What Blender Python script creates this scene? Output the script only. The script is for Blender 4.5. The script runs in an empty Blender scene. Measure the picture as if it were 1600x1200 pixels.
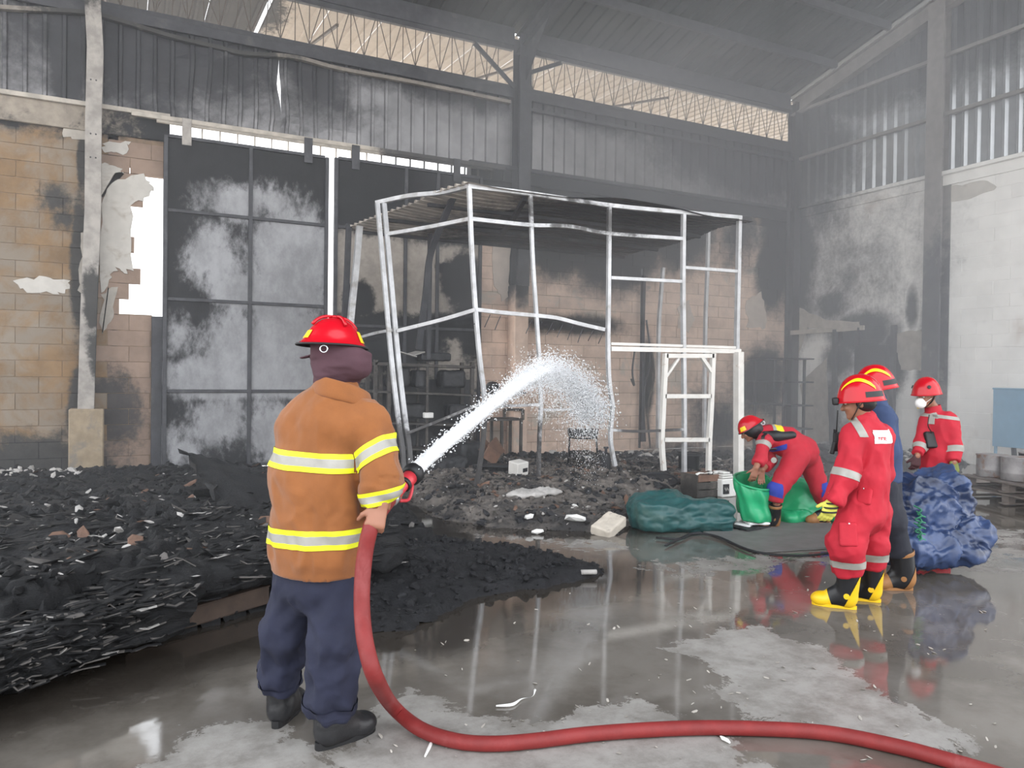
import bpy, bmesh, math, random
import numpy as np
from mathutils import Vector, Matrix

random.seed(7)
RNG = np.random.default_rng(7)
SC = bpy.context.scene
COL = SC.collection

# ------------------------------------------------------------------ camera, sky, exposure
YAW, PITCH, ROLL, FPX = math.radians(27.03), math.radians(-0.75), math.radians(0.71), 1196.0
CAMZ = 1.6
_f = np.array([math.sin(YAW) * math.cos(PITCH), math.cos(YAW) * math.cos(PITCH), math.sin(PITCH)])
_r0 = np.array([math.cos(YAW), -math.sin(YAW), 0.0])
_u0 = np.cross(_r0, _f)
CR = math.cos(ROLL) * _r0 + math.sin(ROLL) * _u0
CU = -math.sin(ROLL) * _r0 + math.cos(ROLL) * _u0
CF = _f
EYE = np.array([0.0, 0.0, CAMZ])
cam = bpy.data.cameras.new('camera')
cam.sensor_width = 36.0
cam.lens = FPX / 1600 * 36
cam.clip_end = 300
camo = bpy.data.objects.new('camera', cam)
COL.objects.link(camo)
camo.matrix_world = Matrix(((CR[0], CU[0], -CF[0], EYE[0]), (CR[1], CU[1], -CF[1], EYE[1]), (CR[2], CU[2], -CF[2], EYE[2]), (0, 0, 0, 1)))
SC.camera = camo

SC.view_settings.view_transform = 'Standard'
SC.view_settings.look = 'None'
SC.view_settings.gamma = 1.0
SC.view_settings.use_curve_mapping = False
SC.view_settings.exposure = 1.8
SC.cycles.use_denoising = True
SC.cycles.max_bounces = 7
SC.cycles.diffuse_bounces = 4
SC.cycles.volume_bounces = 1
SC.cycles.transparent_max_bounces = 12

W_ = bpy.data.worlds.new('overcast_sky')
SC.world = W_
W_.use_nodes = True
nt = W_.node_tree
bg = nt.nodes['Background']
tc = nt.nodes.new('ShaderNodeTexCoord')
sep = nt.nodes.new('ShaderNodeSeparateXYZ')
mr = nt.nodes.new('ShaderNodeMapRange')
mr.inputs[1].default_value = -0.1
mr.inputs[2].default_value = 0.7
mixc = nt.nodes.new('ShaderNodeMix')
mixc.data_type = 'RGBA'
mixc.inputs[6].default_value = (0.96, 0.95, 0.93, 1)
mixc.inputs[7].default_value = (0.86, 0.92, 1.0, 1)
nt.links.new(tc.outputs['Generated'], sep.inputs[0])
nt.links.new(sep.outputs[2], mr.inputs[0])
nt.links.new(mr.outputs[0], mixc.inputs[0])
nt.links.new(mixc.outputs[2], bg.inputs[0])
bg.inputs[1].default_value = 1.0

# ------------------------------------------------------------------ photograph pixel -> place in the hall
YW, XW = 13.4, 14.36           # long wall (plane Y), end wall (plane X)


def ray(px, py):
    return CF + (px - 800) / FPX * CR - (py - 600) / FPX * CU


def D(px, py, z):              # at a distance along the view axis
    return EYE + ray(px, py) * z


def G(px, py, z=0.0):          # on the floor, or at height z
    d = ray(px, py)
    return EYE + d * ((z - CAMZ) / d[2])


def FY(px, py, Y):             # on the plane Y
    d = ray(px, py)
    return EYE + d * (Y / d[1])


def FX(px, py, X):
    d = ray(px, py)
    return EYE + d * (X / d[0])


def Wl(px, py, dy=0.0):
    return FY(px, py, YW - dy)


V3 = lambda *a: np.array(a, float)


def nrm(v):
    v = np.asarray(v, float)
    return v / (np.linalg.norm(v) + 1e-12)


def s2l(r, g, b):
    f = lambda c: (c / 255 / 12.92) if c <= 10.31 else ((c / 255 + 0.055) / 1.055) ** 2.4
    return (f(r), f(g), f(b))


# ------------------------------------------------------------------ numpy noise
def vnoise(P):
    P = np.asarray(P, float)
    i = np.floor(P).astype(np.int64)
    f = P - i
    f = f * f * (3 - 2 * f)
    out = 0
    for dx in (0, 1):
        for dy in (0, 1):
            for dz in (0, 1):
                h = ((i[:, 0] + dx) * 374761393 + (i[:, 1] + dy) * 668265263 + (i[:, 2] + dz) * 1274126177) & 0xffffffff
                h = ((h ^ (h >> 13)) * 1103515245) & 0xffffffff
                h = ((h ^ (h >> 16)) * 2246822519) & 0xffffffff
                h = (h ^ (h >> 15)) & 0xffff
                w = (f[:, 0] if dx else 1 - f[:, 0]) * (f[:, 1] if dy else 1 - f[:, 1]) * (f[:, 2] if dz else 1 - f[:, 2])
                out = out + w * (h / 65535.0 * 2 - 1)
    return out


def fbm(P, oct=4, gain=0.5):
    P = np.asarray(P, float)
    a, s, o = 1.0, 0, 0
    for k in range(oct):
        s = s + a * vnoise(P * (2.03 ** k) + 17.3 * k)
        o += a
        a *= gain
    return s / o


def sst(a, b, x):
    t = np.clip((x - a) / (b - a), 0, 1)
    return t * t * (3 - 2 * t)


# ------------------------------------------------------------------ objects
ORG = {}


def setp(o, label=None, cat=None, group=None, kind=None):
    if label: o['label'] = label
    if cat: o['category'] = cat
    if group: o['group'] = group
    if kind: o['kind'] = kind
    return o


def mesh(name, V, F, mat, smooth=False):
    me = bpy.data.meshes.new(name)
    me.from_pydata([tuple(map(float, v)) for v in V], [], [tuple(map(int, f)) for f in F])
    for m in (mat if isinstance(mat, (list, tuple)) else [mat]):
        me.materials.append(m)
    if smooth:
        me.polygons.foreach_set('use_smooth', [True] * len(me.polygons))
    me.update()
    return me


def obj(name, V, F, mat, parent=None, smooth=False, mi=None, **kw):
    V = np.asarray(V, float).reshape(-1, 3)
    org = ORG.get(parent.name, np.zeros(3)) if parent is not None else np.zeros(3)
    loc = np.zeros(3)
    if parent is None and len(V):
        loc = np.array([(V[:, 0].min() + V[:, 0].max()) / 2, (V[:, 1].min() + V[:, 1].max()) / 2, V[:, 2].min()])
        org = loc
    me = mesh(name, V - org, F, mat, smooth)
    if mi is not None:
        me.polygons.foreach_set('material_index', list(map(int, mi)))
    o = bpy.data.objects.new(name, me)
    COL.objects.link(o)
    o.location = loc
    ORG[o.name] = org
    if parent is not None:
        o.parent = parent
    return setp(o, **kw)


def empty(name, loc, label=None, cat=None, group=None, kind=None):
    o = bpy.data.objects.new(name, None)
    o.empty_display_size = 0.2
    COL.objects.link(o)
    o.location = [float(x) for x in loc]
    ORG[o.name] = np.array(loc, float)
    return setp(o, label, cat, group, kind)


def inst(name, me, parent, loc, rot=(0, 0, 0), scale=(1, 1, 1), **kw):
    o = bpy.data.objects.new(name, me)
    COL.objects.link(o)
    org = ORG.get(parent.name, np.zeros(3)) if parent is not None else np.zeros(3)
    o.location = [float(x) for x in (np.asarray(loc, float) - org)]
    o.rotation_euler = rot
    o.scale = scale
    ORG[o.name] = np.asarray(loc, float)
    if parent is not None:
        o.parent = parent
    return setp(o, **kw)


class MB:
    def __init__(s):
        s.V, s.F, s.M, s.n = [], [], [], 0

    def add(s, VF, m=0):
        V, F = VF
        s.V.append(np.asarray(V, float).reshape(-1, 3))
        s.F += [tuple(i + s.n for i in f) for f in F]
        s.M += [m] * len(F)
        s.n += len(s.V[-1])
        return s

    def build(s, name, mat, parent=None, smooth=False, **kw):
        return obj(name, np.concatenate(s.V), s.F, mat, parent, smooth, s.M, **kw)


def frame(d, up=(0, 0, 1)):
    d = nrm(d)
    s = np.cross(d, np.asarray(up, float))
    if np.linalg.norm(s) < 1e-3:
        s = np.cross(d, V3(1, 0, 0))
    s = nrm(s)
    return s, nrm(np.cross(s, d)), d


def box(c, size, R=None, bev=0.0, jit=0.0):
    """box with optional chamfered edges; R columns are its axes"""
    hx, hy, hz = [x / 2 for x in size]
    R = np.eye(3) if R is None else np.asarray(R, float)
    if bev <= 0:
        V = [(sx * hx, sy * hy, sz * hz) for sx in (-1, 1) for sy in (-1, 1) for sz in (-1, 1)]
        F = [(0, 1, 3, 2), (4, 6, 7, 5), (0, 4, 5, 1), (2, 3, 7, 6), (0, 2, 6, 4), (1, 5, 7, 3)]
    else:
        b = min(bev, hx * .9, hy * .9, hz * .9)
        V, idx = [], {}
        for sx in (-1, 1):
            for sy in (-1, 1):
                for sz in (-1, 1):
                    for ax in range(3):
                        p = [sx * hx, sy * hy, sz * hz]
                        for k in range(3):
                            if k != ax:
                                p[k] -= (sx, sy, sz)[k] * b
                        idx[(sx, sy, sz, ax)] = len(V)
                        V.append(p)
        F = []
        for ax in range(3):
            o1, o2 = [(1, 2), (2, 0), (0, 1)][ax]
            for s in (-1, 1):
                loop = []
                for a, c2 in ((-1, -1), (1, -1), (1, 1), (-1, 1)):
                    k = [0, 0, 0]
                    k[ax], k[o1], k[o2] = s, a, c2
                    loop.append(idx[(k[0], k[1], k[2], ax)])
                F.append(tuple(loop if s > 0 else loop[::-1]))
        for ax in range(3):
            o1, o2 = [(1, 2), (2, 0), (0, 1)][ax]
            for a in (-1, 1):
                for c2 in (-1, 1):
                    k0, k1 = [0, 0, 0], [0, 0, 0]
                    k0[ax], k0[o1], k0[o2] = -1, a, c2
                    k1[ax], k1[o1], k1[o2] = 1, a, c2
                    q = (idx[(*k0, o1)], idx[(*k1, o1)], idx[(*k1, o2)], idx[(*k0, o2)])
                    F.append(q if a * c2 > 0 else q[::-1])
        for sx in (-1, 1):
            for sy in (-1, 1):
                for sz in (-1, 1):
                    t = tuple(idx[(sx, sy, sz, ax)] for ax in range(3))
                    F.append(t if sx * sy * sz > 0 else t[::-1])
    V = np.array(V, float)
    if jit:
        V = V + RNG.uniform(-jit, jit, V.shape)
    return V @ R.T + np.asarray(c, float), F


def bar(a, b, w, h=None, bev=0.004, up=(0, 0, 1)):
    a, b = np.asarray(a, float), np.asarray(b, float)
    s, u, d = frame(b - a, up)
    return box((a + b) / 2, (w, h or w, np.linalg.norm(b - a)), np.stack([s, u, d], 1), bev)


def sweep(P, r, n=8, cap=True, square=False, up=(0, 0, 1)):
    """tube along points; r scalar, list, or (w,h) half sizes when square"""
    P = np.asarray(P, float)
    m = len(P)
    T = np.gradient(P, axis=0)
    T /= np.linalg.norm(T, axis=1)[:, None] + 1e-12
    V, s = [], None
    for i in range(m):
        t = T[i]
        if s is None:
            s, u, _ = frame(t, up)
        else:
            s = nrm(s - t * (s @ t))
            u = np.cross(s, t)
        if square:
            w, h = r if isinstance(r, tuple) else (r, r)
            ring = [(-w, -h), (w, -h), (w, h), (-w, h)]
        else:
            rr = r[i] if hasattr(r, '__len__') else r
            ring = [(rr * math.cos(2 * math.pi * k / n), rr * math.sin(2 * math.pi * k / n)) for k in range(n)]
        for a, b in ring:
            V.append(P[i] + s * a + u * b)
    k = 4 if square else n
    F = [(i * k + j, i * k + (j + 1) % k, (i + 1) * k + (j + 1) % k, (i + 1) * k + j) for i in range(m - 1) for j in range(k)]
    if cap:
        F += [tuple(range(k))[::-1], tuple((m - 1) * k + j for j in range(k))]
    return V, F


def spline(P, n=8):
    """Catmull-Rom through points"""
    P = np.asarray(P, float)
    Q = np.concatenate([[2 * P[0] - P[1]], P, [2 * P[-1] - P[-2]]])
    out = []
    for i in range(len(P) - 1):
        a, b, c, d = Q[i:i + 4]
        for t in np.linspace(0, 1, n, endpoint=False):
            out.append(.5 * (2 * b + (c - a) * t + (2 * a - 5 * b + 4 * c - d) * t * t + (3 * b - a - 3 * c + d) * t ** 3))
    out.append(P[-1])
    return np.array(out)


def lathe(prof, c, axis=(0, 0, 1), n=24, sx=1.0, sy=1.0, up=None):
    s, u, d = frame(axis, up if up is not None else (0, 1, 0))
    V, F = [], []
    for r, z in prof:
        for k in range(n):
            a = 2 * math.pi * k / n
            V.append(np.asarray(c, float) + s * (r * sx * math.cos(a)) + u * (r * sy * math.sin(a)) + d * z)
    m = len(prof)
    for i in range(m - 1):
        for k in range(n):
            F.append((i * n + k, i * n + (k + 1) % n, (i + 1) * n + (k + 1) % n, (i + 1) * n + k))
    if prof[0][0] > 1e-6: F.append(tuple(range(n))[::-1])
    if prof[-1][0] > 1e-6: F.append(tuple((m - 1) * n + k for k in range(n)))
    return V, F


_t = (1 + 5 ** .5) / 2
ICO = np.array([nrm(v) for v in [(-1, _t, 0), (1, _t, 0), (-1, -_t, 0), (1, -_t, 0), (0, -1, _t), (0, 1, _t), (0, -1, -_t), (0, 1, -_t), (_t, 0, -1), (_t, 0, 1), (-_t, 0, -1), (-_t, 0, 1)]])
ICOF = [(0, 11, 5), (0, 5, 1), (0, 1, 7), (0, 7, 10), (0, 10, 11), (1, 5, 9), (5, 11, 4), (11, 10, 2), (10, 7, 6), (7, 1, 8), (3, 9, 4), (3, 4, 2), (3, 2, 6), (3, 6, 8), (3, 8, 9), (4, 9, 5), (2, 4, 11), (6, 2, 10), (8, 6, 7), (9, 8, 1)]


def rotm(ax, ay, az):
    return np.array(Matrix.Rotation(az, 3, 'Z') @ Matrix.Rotation(ay, 3, 'Y') @ Matrix.Rotation(ax, 3, 'X'))


def chunk(c, size, flat=.5, jit=.3):
    V = ICO * (1 + RNG.uniform(-jit, jit, (12, 1))) * np.asarray(size) * V3(1, RNG.uniform(.5, 1), flat)
    return V @ rotm(RNG.uniform(-.6, .6), RNG.uniform(-.6, .6), RNG.uniform(0, 6.3)).T + c, ICOF


# ------------------------------------------------------------------ SDF bodies
def cap(a, b, ra, rb=None, side=None, ea=1.0, eb=None, fa=False, fb=False, k=.03, lab=0):
    a, b = np.asarray(a, float), np.asarray(b, float)
    rb = ra if rb is None else rb
    eb = ea if eb is None else eb
    if side is None:
        side = frame(b - a)[0]
    d = nrm(b - a)
    s = np.asarray(side, float)
    s = nrm(s - d * (s @ d))
    return dict(t='c', a=a, b=b, ra=(ra, ra * ea), rb=(rb, rb * eb), s=s, fa=fa, fb=fb, k=k, lab=lab)


def ell(c, r, R=None, k=.03, lab=0, sub=False):
    return dict(t='e', c=np.asarray(c, float), r=np.asarray(r, float), R=np.eye(3) if R is None else np.asarray(R, float), k=k, lab=lab, sub=sub)


def rbx(c, h, R=None, rad=.02, k=.02, lab=0):
    return dict(t='b', c=np.asarray(c, float), h=np.asarray(h, float), R=np.eye(3) if R is None else np.asarray(R, float), rad=rad, k=k, lab=lab)


def pev(p, P):
    if p['t'] == 'e':
        q = (P - p['c']) @ p['R']
        k0 = np.linalg.norm(q / p['r'], axis=1)
        k1 = np.linalg.norm(q / p['r'] ** 2, axis=1) + 1e-9
        return k0 * (k0 - 1) / k1
    if p['t'] == 'b':
        q = np.abs((P - p['c']) @ p['R']) - p['h'] + p['rad']
        return np.linalg.norm(np.maximum(q, 0), axis=1) + np.minimum(q.max(axis=1), 0) - p['rad']
    ab = p['b'] - p['a']
    L = np.linalg.norm(ab)
    d = ab / L
    n = np.cross(d, p['s'])
    t = (P - p['a']) @ d / L
    tc_ = np.clip(t, 0, 1)
    q = P - p['a']
    u, v = q @ p['s'], q @ n
    rs = p['ra'][0] + (p['rb'][0] - p['ra'][0]) * tc_
    rn = p['ra'][1] + (p['rb'][1] - p['ra'][1]) * tc_
    w = (t - tc_) * L
    if p['fa']: w = np.where(t < 0, 0, w)
    if p['fb']: w = np.where(t > 1, 0, w)
    rm = np.minimum(rs, rn)
    k0 = np.sqrt((u / rs) ** 2 + (v / rn) ** 2 + (w / rm) ** 2)
    k1 = np.sqrt((u / rs ** 2) ** 2 + (v / rn ** 2) ** 2 + (w / rm ** 2) ** 2) + 1e-9
    o = k0 * (k0 - 1) / k1
    if p['fa']: o = np.maximum(o, -t * L)
    if p['fb']: o = np.maximum(o, (t - 1) * L)
    return o


def pbb(p):
    if p['t'] == 'c':
        r = max(*p['ra'], *p['rb'])
        return np.minimum(p['a'], p['b']) - r, np.maximum(p['a'], p['b']) + r
    r = np.linalg.norm(p['h']) if p['t'] == 'b' else max(p['r'])
    return p['c'] - r, p['c'] + r


def sdf_mesh(prims, res=.01, fold=None):
    lo = np.min([pbb(p)[0] for p in prims], axis=0) - 4 * res
    hi = np.max([pbb(p)[1] for p in prims], axis=0) + 4 * res
    n = np.ceil((hi - lo) / res).astype(int) + 1
    Dm = np.full(n, 1.0, np.float32)
    for p in prims:
        a, b = pbb(p)
        m = max(p['k'], 3 * res) + .02
        i0 = np.clip(np.floor((a - m - lo) / res).astype(int), 0, n - 1)
        i1 = np.clip(np.ceil((b + m - lo) / res).astype(int) + 1, 1, n)
        ax = [lo[k] + res * np.arange(i0[k], i1[k]) for k in range(3)]
        Gd = np.stack(np.meshgrid(*ax, indexing='ij'), -1).reshape(-1, 3)
        d = pev(p, Gd).reshape([len(x) for x in ax])
        sl = tuple(slice(i0[k], i1[k]) for k in range(3))
        o = Dm[sl]
        if p.get('sub'):
            Dm[sl] = np.maximum(o, -d)
        else:
            k = max(p['k'], 1e-4)
            h = np.clip(.5 + .5 * (o - d) / k, 0, 1)
            Dm[sl] = o + (d - o) * h - k * h * (1 - h)
    V, F = surface_nets(Dm, lo, res)
    if fold is not None:
        V = V + vnormals(V, F) * fold(V)[:, None]
    return V, F


def surface_nets(Dm, lo, h):
    s = Dm < 0
    nx, ny, nz = Dm.shape
    S = s.astype(np.int8)
    cnt = sum(S[a:nx - 1 + a, b:ny - 1 + b, c:nz - 1 + c] for a in (0, 1) for b in (0, 1) for c in (0, 1))
    act = (cnt > 0) & (cnt < 8)
    I = np.argwhere(act)
    idx = np.full(act.shape, -1, np.int64)
    idx[act] = np.arange(len(I))
    acc = np.zeros((len(I), 3))
    num = np.zeros(len(I))
    C = [(a, b, c) for a in (0, 1) for b in (0, 1) for c in (0, 1)]
    for c0 in C:
        for ax in range(3):
            if c0[ax]: continue
            c1 = list(c0)
            c1[ax] = 1
            d0 = Dm[I[:, 0] + c0[0], I[:, 1] + c0[1], I[:, 2] + c0[2]].astype(float)
            d1 = Dm[I[:, 0] + c1[0], I[:, 1] + c1[1], I[:, 2] + c1[2]].astype(float)
            m = (d0 < 0) != (d1 < 0)
            t = np.where(m, d0 / np.where(d0 == d1, 1, d0 - d1), 0)
            pt = np.tile(np.array(c0, float), (len(I), 1))
            pt[:, ax] += t
            acc[m] += pt[m]
            num[m] += 1
    V = (I + acc / num[:, None]) * h + lo
    F = []
    for ax in range(3):
        o1, o2 = (ax + 1) % 3, (ax + 2) % 3
        sl0, sl1 = [slice(None)] * 3, [slice(None)] * 3
        sl0[ax], sl1[ax] = slice(0, -1), slice(1, None)
        df = s[tuple(sl0)] != s[tuple(sl1)]
        E = np.argwhere(df)
        E = E[(E[:, o1] > 0) & (E[:, o2] > 0) & (E[:, o1] < Dm.shape[o1] - 1) & (E[:, o2] < Dm.shape[o2] - 1)]
        q = []
        for a, b in ((-1, -1), (0, -1), (0, 0), (-1, 0)):
            e = E.copy()
            e[:, o1] += a
            e[:, o2] += b
            q.append(idx[e[:, 0], e[:, 1], e[:, 2]])
        Q = np.stack(q, 1)
        fl = s[E[:, 0], E[:, 1], E[:, 2]]
        Q[~fl] = Q[~fl][:, ::-1]
        F.append(Q)
    return V, np.concatenate(F)


def vnormals(V, F):
    F = np.asarray(F)
    N = np.zeros_like(V)
    fn = np.cross(V[F[:, 2]] - V[F[:, 0]], V[F[:, 3]] - V[F[:, 1]])
    for k in range(4):
        np.add.at(N, F[:, k], fn)
    return N / (np.linalg.norm(N, axis=1)[:, None] + 1e-12)


def labels_of(V, prims):
    d = np.stack([pev(p, V) if not p.get('sub') else np.full(len(V), 9.) for p in prims])
    return np.array([p['lab'] for p in prims])[np.argmin(d, 0)]


def band(VF, prims, labs, c, n, cuts, off=.004, halfspace=None):
    """strips cut from a garment between parallel planes: cuts = [(lo, hi, material index)]"""
    V, F = VF
    lab = labels_of(V, prims)
    n = nrm(n)
    c = np.asarray(c, float)
    h = (V - c) @ n
    lo, hi = min(x[0] for x in cuts), max(x[1] for x in cuts)
    okv = np.isin(lab, labs)
    if halfspace is not None:
        okv &= halfspace(V)
    F = np.asarray(F)
    ok = okv[F].all(1) & (h[F].max(1) > lo) & (h[F].min(1) < hi)
    N = vnormals(V, F)
    Fs = F[ok]
    used = np.unique(Fs)
    mp = {u: i for i, u in enumerate(used)}
    bm = bmesh.new()
    vs = [bm.verts.new(V[u] + N[u] * off) for u in used]
    for f in Fs:
        try: bm.faces.new([vs[mp[i]] for i in f])
        except ValueError: pass
    for pl in sorted({x for a in cuts for x in a[:2]}):
        bmesh.ops.bisect_plane(bm, geom=bm.verts[:] + bm.edges[:] + bm.faces[:], plane_co=c + n * pl, plane_no=n, dist=1e-5)
    mi, Fo = [], []
    bm.verts.index_update()
    for f in bm.faces:
        t = float((np.array(f.calc_center_median()) - c) @ n)
        for a, b, m in cuts:
            if a <= t <= b:
                Fo.append([v.index for v in f.verts])
                mi.append(m)
                break
    Vo = np.array([v.co[:] for v in bm.verts]) if len(bm.verts) else np.zeros((0, 3))
    bm.free()
    return Vo, Fo, mi


def hand_prims(w, d, nrmv, thumb, curl=.5, s=1.0, lab=5, rad=1.0, spread=.0):
    """palm and five unequal fingers; w wrist, d finger direction, nrmv the side the palm faces, thumb the thumb's side"""
    d = nrm(d)
    th = nrm(np.asarray(thumb, float) - d * (np.asarray(thumb, float) @ d))
    pn = np.asarray(nrmv, float)
    pn = nrm(pn - d * (pn @ d) - th * (pn @ th))
    P = [cap(w, w + d * .085 * s, .030 * s * rad, .040 * s * rad, side=th, ea=.55, eb=.42, k=.012, lab=lab)]
    for i, L in enumerate((.072, .082, .076, .060)):
        b = w + d * .088 * s + th * (.030 - .020 * i) * s
        dd = nrm(d + th * (.12 - .08 * i) * spread)
        ang = 0
        for j, fr in enumerate((.45, .31, .26)):
            ang += curl * (.9 + .08 * i)
            v = dd * math.cos(ang) + pn * math.sin(ang)
            e = b + v * L * fr * s
            P.append(cap(b, e, (.0098 - .0009 * j) * s * rad, (.0092 - .0009 * j) * s * rad, k=.004, lab=lab))
            b = e
    b = w + d * .028 * s + th * .026 * s
    v = nrm(d * .75 + th * .75 + pn * .35)
    e = b + v * .042 * s
    P.append(cap(b, e, .014 * s * rad, .011 * s * rad, k=.012, lab=lab))
    v2 = nrm(v + pn * curl * .8 + d * .3)
    P.append(cap(e, e + v2 * .03 * s, .0105 * s * rad, .009 * s * rad, k=.004, lab=lab))
    return P


def head_prims(c, f, up=(0, 0, 1), s=1.0, lab=9):
    f = nrm(f)
    u = nrm(np.asarray(up, float) - f * (np.asarray(up, float) @ f))
    sd = np.cross(f, u)
    R = np.stack([sd, f, u], 1)
    at = lambda a, b, z: np.asarray(c, float) + (sd * a + f * b + u * z) * s
    P = [ell(at(0, -.008, .03), V3(.074, .094, .098) * s, R, lab=lab),
         ell(at(0, .03, -.045), V3(.055, .062, .066) * s, R, k=.03, lab=lab),
         cap(at(0, .082, .012), at(0, .108, -.026), .010 * s, .016 * s, k=.012, lab=lab),
         ell(at(0, .078, .028), V3(.05, .018, .012) * s, R, k=.015, lab=lab),
         ell(at(0, .082, -.055), V3(.025, .013, .009) * s, R, k=.008, lab=lab),
         ell(at(0, .076, -.09), V3(.02, .018, .016) * s, R, k=.02, lab=lab)]
    for q in (-1, 1):
        P.append(ell(at(q * .076, -.012, -.005), V3(.012, .022, .034) * s, R, k=.008, lab=lab))
        P.append(ell(at(q * .03, .078, -.022), V3(.024, .018, .018) * s, R, k=.02, lab=lab))
    return P


# ------------------------------------------------------------------ materials
def mat(name, col, rough=.7, metal=0.0, var=.2, vscale=6.0, bump=.15, bscale=30.0, soot=None, sootcol=(.014, .014, .015), amp=.9, edge=.16,
        col2=None, c2lo=.5, c2hi=.65, c2scale=3.0, rand=0.0, spec=.5, coat=0.0, fine=.35, trans=0.0, soot_rough=None, stretch=(1, 1, 1), sheen=0.0):
    """principled surface with mottled colour, fine relief and stains of soot that have a shape and a place of their own"""
    m = bpy.data.materials.new(name)
    m.use_nodes = True
    t = m.node_tree
    N, Lk = t.nodes, t.links
    B = N['Principled BSDF']
    B.inputs['Roughness'].default_value = rough
    B.inputs['Metallic'].default_value = metal
    B.inputs['Specular IOR Level'].default_value = spec
    if coat:
        B.inputs['Coat Weight'].default_value = coat
        B.inputs['Coat Roughness'].default_value = .08
    if trans: B.inputs['Transmission Weight'].default_value = trans
    if sheen: B.inputs['Sheen Weight'].default_value = sheen
    g = N.new('ShaderNodeNewGeometry')
    pos = g.outputs['Position']

    def noise(scale, detail=5, rgh=.6, dist=0.0, src=None):
        mp = N.new('ShaderNodeVectorMath')
        mp.operation = 'MULTIPLY'
        mp.inputs[1].default_value = stretch
        Lk.new(src or pos, mp.inputs[0])
        n = N.new('ShaderNodeTexNoise')
        n.inputs['Scale'].default_value = scale
        n.inputs['Detail'].default_value = detail
        n.inputs['Roughness'].default_value = rgh
        n.inputs['Distortion'].default_value = dist
        Lk.new(mp.outputs[0], n.inputs['Vector'])
        return n.outputs['Fac']

    def mth(op, a, b=None, c=None):
        n = N.new('ShaderNodeMath')
        n.operation = op
        for i, x in enumerate((a, b, c)):
            if x is None: continue
            if isinstance(x, (int, float)): n.inputs[i].default_value = x
            else: Lk.new(x, n.inputs[i])
        return n.outputs[0]

    def mix(f, a, b):
        n = N.new('ShaderNodeMix')
        n.data_type = 'RGBA'
        for i, x in ((0, f), (6, a), (7, b)):
            if isinstance(x, tuple): n.inputs[i].default_value = (*x, 1)
            elif isinstance(x, (int, float)): n.inputs[i].default_value = x
            else: Lk.new(x, n.inputs[i])
        return n.outputs[2]

    def rng(x, a, b, c=0.0, d=1.0):
        n = N.new('ShaderNodeMapRange')
        n.interpolation_type = 'SMOOTHSTEP'
        Lk.new(x, n.inputs[0])
        for i, v in enumerate((a, b, c, d)): n.inputs[i + 1].default_value = v
        return n.outputs[0]

    k = lambda c, f: tuple(min(1, x * f) for x in c)
    n1 = noise(vscale)
    c = mix(rng(n1, .3, .7), k(col, 1 - var), k(col, 1 + var))
    if col2 is not None:
        c = mix(rng(noise(c2scale, 8, .65, .4), c2lo, c2hi), c, col2)
    if rand:
        oi = N.new('ShaderNodeObjectInfo')
        hs = N.new('ShaderNodeHueSaturation')
        Lk.new(c, hs.inputs['Color'])
        hs.inputs['Value'].default_value = 1
        Lk.new(mth('MULTIPLY_ADD', oi.outputs['Random'], 2 * rand, 1 - rand), hs.inputs['Value'])
        c = hs.outputs[0]
    if soot:
        fld = None
        for (cx, cy, cz, rx, ry, rz, st) in soot:
            a = N.new('ShaderNodeVectorMath')
            a.operation = 'SUBTRACT'
            Lk.new(pos, a.inputs[0])
            a.inputs[1].default_value = (cx, cy, cz)
            b = N.new('ShaderNodeVectorMath')
            b.operation = 'DIVIDE'
            Lk.new(a.outputs[0], b.inputs[0])
            b.inputs[1].default_value = (rx, ry, rz)
            ln = N.new('ShaderNodeVectorMath')
            ln.operation = 'LENGTH'
            Lk.new(b.outputs[0], ln.inputs[0])
            v = mth('MULTIPLY', mth('SUBTRACT', 1.25, ln.outputs['Value']), st)
            fld = v if fld is None else mth('MAXIMUM', fld, v)
        nz = mth('ADD', mth('ADD', mth('MULTIPLY_ADD', noise(.8, 9, .7, .6), amp * 1.5, -amp * .75), mth('MULTIPLY_ADD', noise(3.3, 8, .7, .3), amp * .8, -amp * .4)), mth('MULTIPLY_ADD', noise(14, 5, .65), fine, -fine / 2))
        sm = rng(mth('ADD', fld, nz), .25 - edge, .25 + edge)
        sv = mix(rng(noise(2.4, 8, .75), .3, .7), k(sootcol, .72), k(sootcol, 1.25))
        c = mix(sm, c, sv)
        if soot_rough is not None:
            rr = mth('MULTIPLY_ADD', sm, soot_rough - rough, rough)
            Lk.new(rr, B.inputs['Roughness'])
        if metal:
            Lk.new(mth('MULTIPLY_ADD', sm, -metal, metal), B.inputs['Metallic'])
    Lk.new(c, B.inputs['Base Color'])
    if bump:
        bp = N.new('ShaderNodeBump')
        bp.inputs['Strength'].default_value = bump
        bp.inputs['Distance'].default_value = .02
        Lk.new(noise(bscale, 6, .65), bp.inputs['Height'])
        Lk.new(bp.outputs[0], B.inputs['Normal'])
    return m
# ------------------------------------------------------------------ haze of smoke hanging in the hall
def haze(name, lo, hi, dens, col=(.93, .95, 1.0)):
    V, F = box((np.array(lo) + np.array(hi)) / 2, np.array(hi) - np.array(lo))
    m = bpy.data.materials.new(name)
    m.use_nodes = True
    t = m.node_tree
    t.nodes.remove(t.nodes['Principled BSDF'])
    s = t.nodes.new('ShaderNodeVolumeScatter')
    s.inputs['Density'].default_value = dens
    s.inputs['Color'].default_value = (*col, 1)
    s.inputs['Anisotropy'].default_value = .1
    t.links.new(s.outputs[0], t.nodes['Material Output'].inputs['Volume'])
    return obj(name, V, F, m, kind='stuff', label='thin grey smoke haze hanging under the roof', cat='haze')


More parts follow.
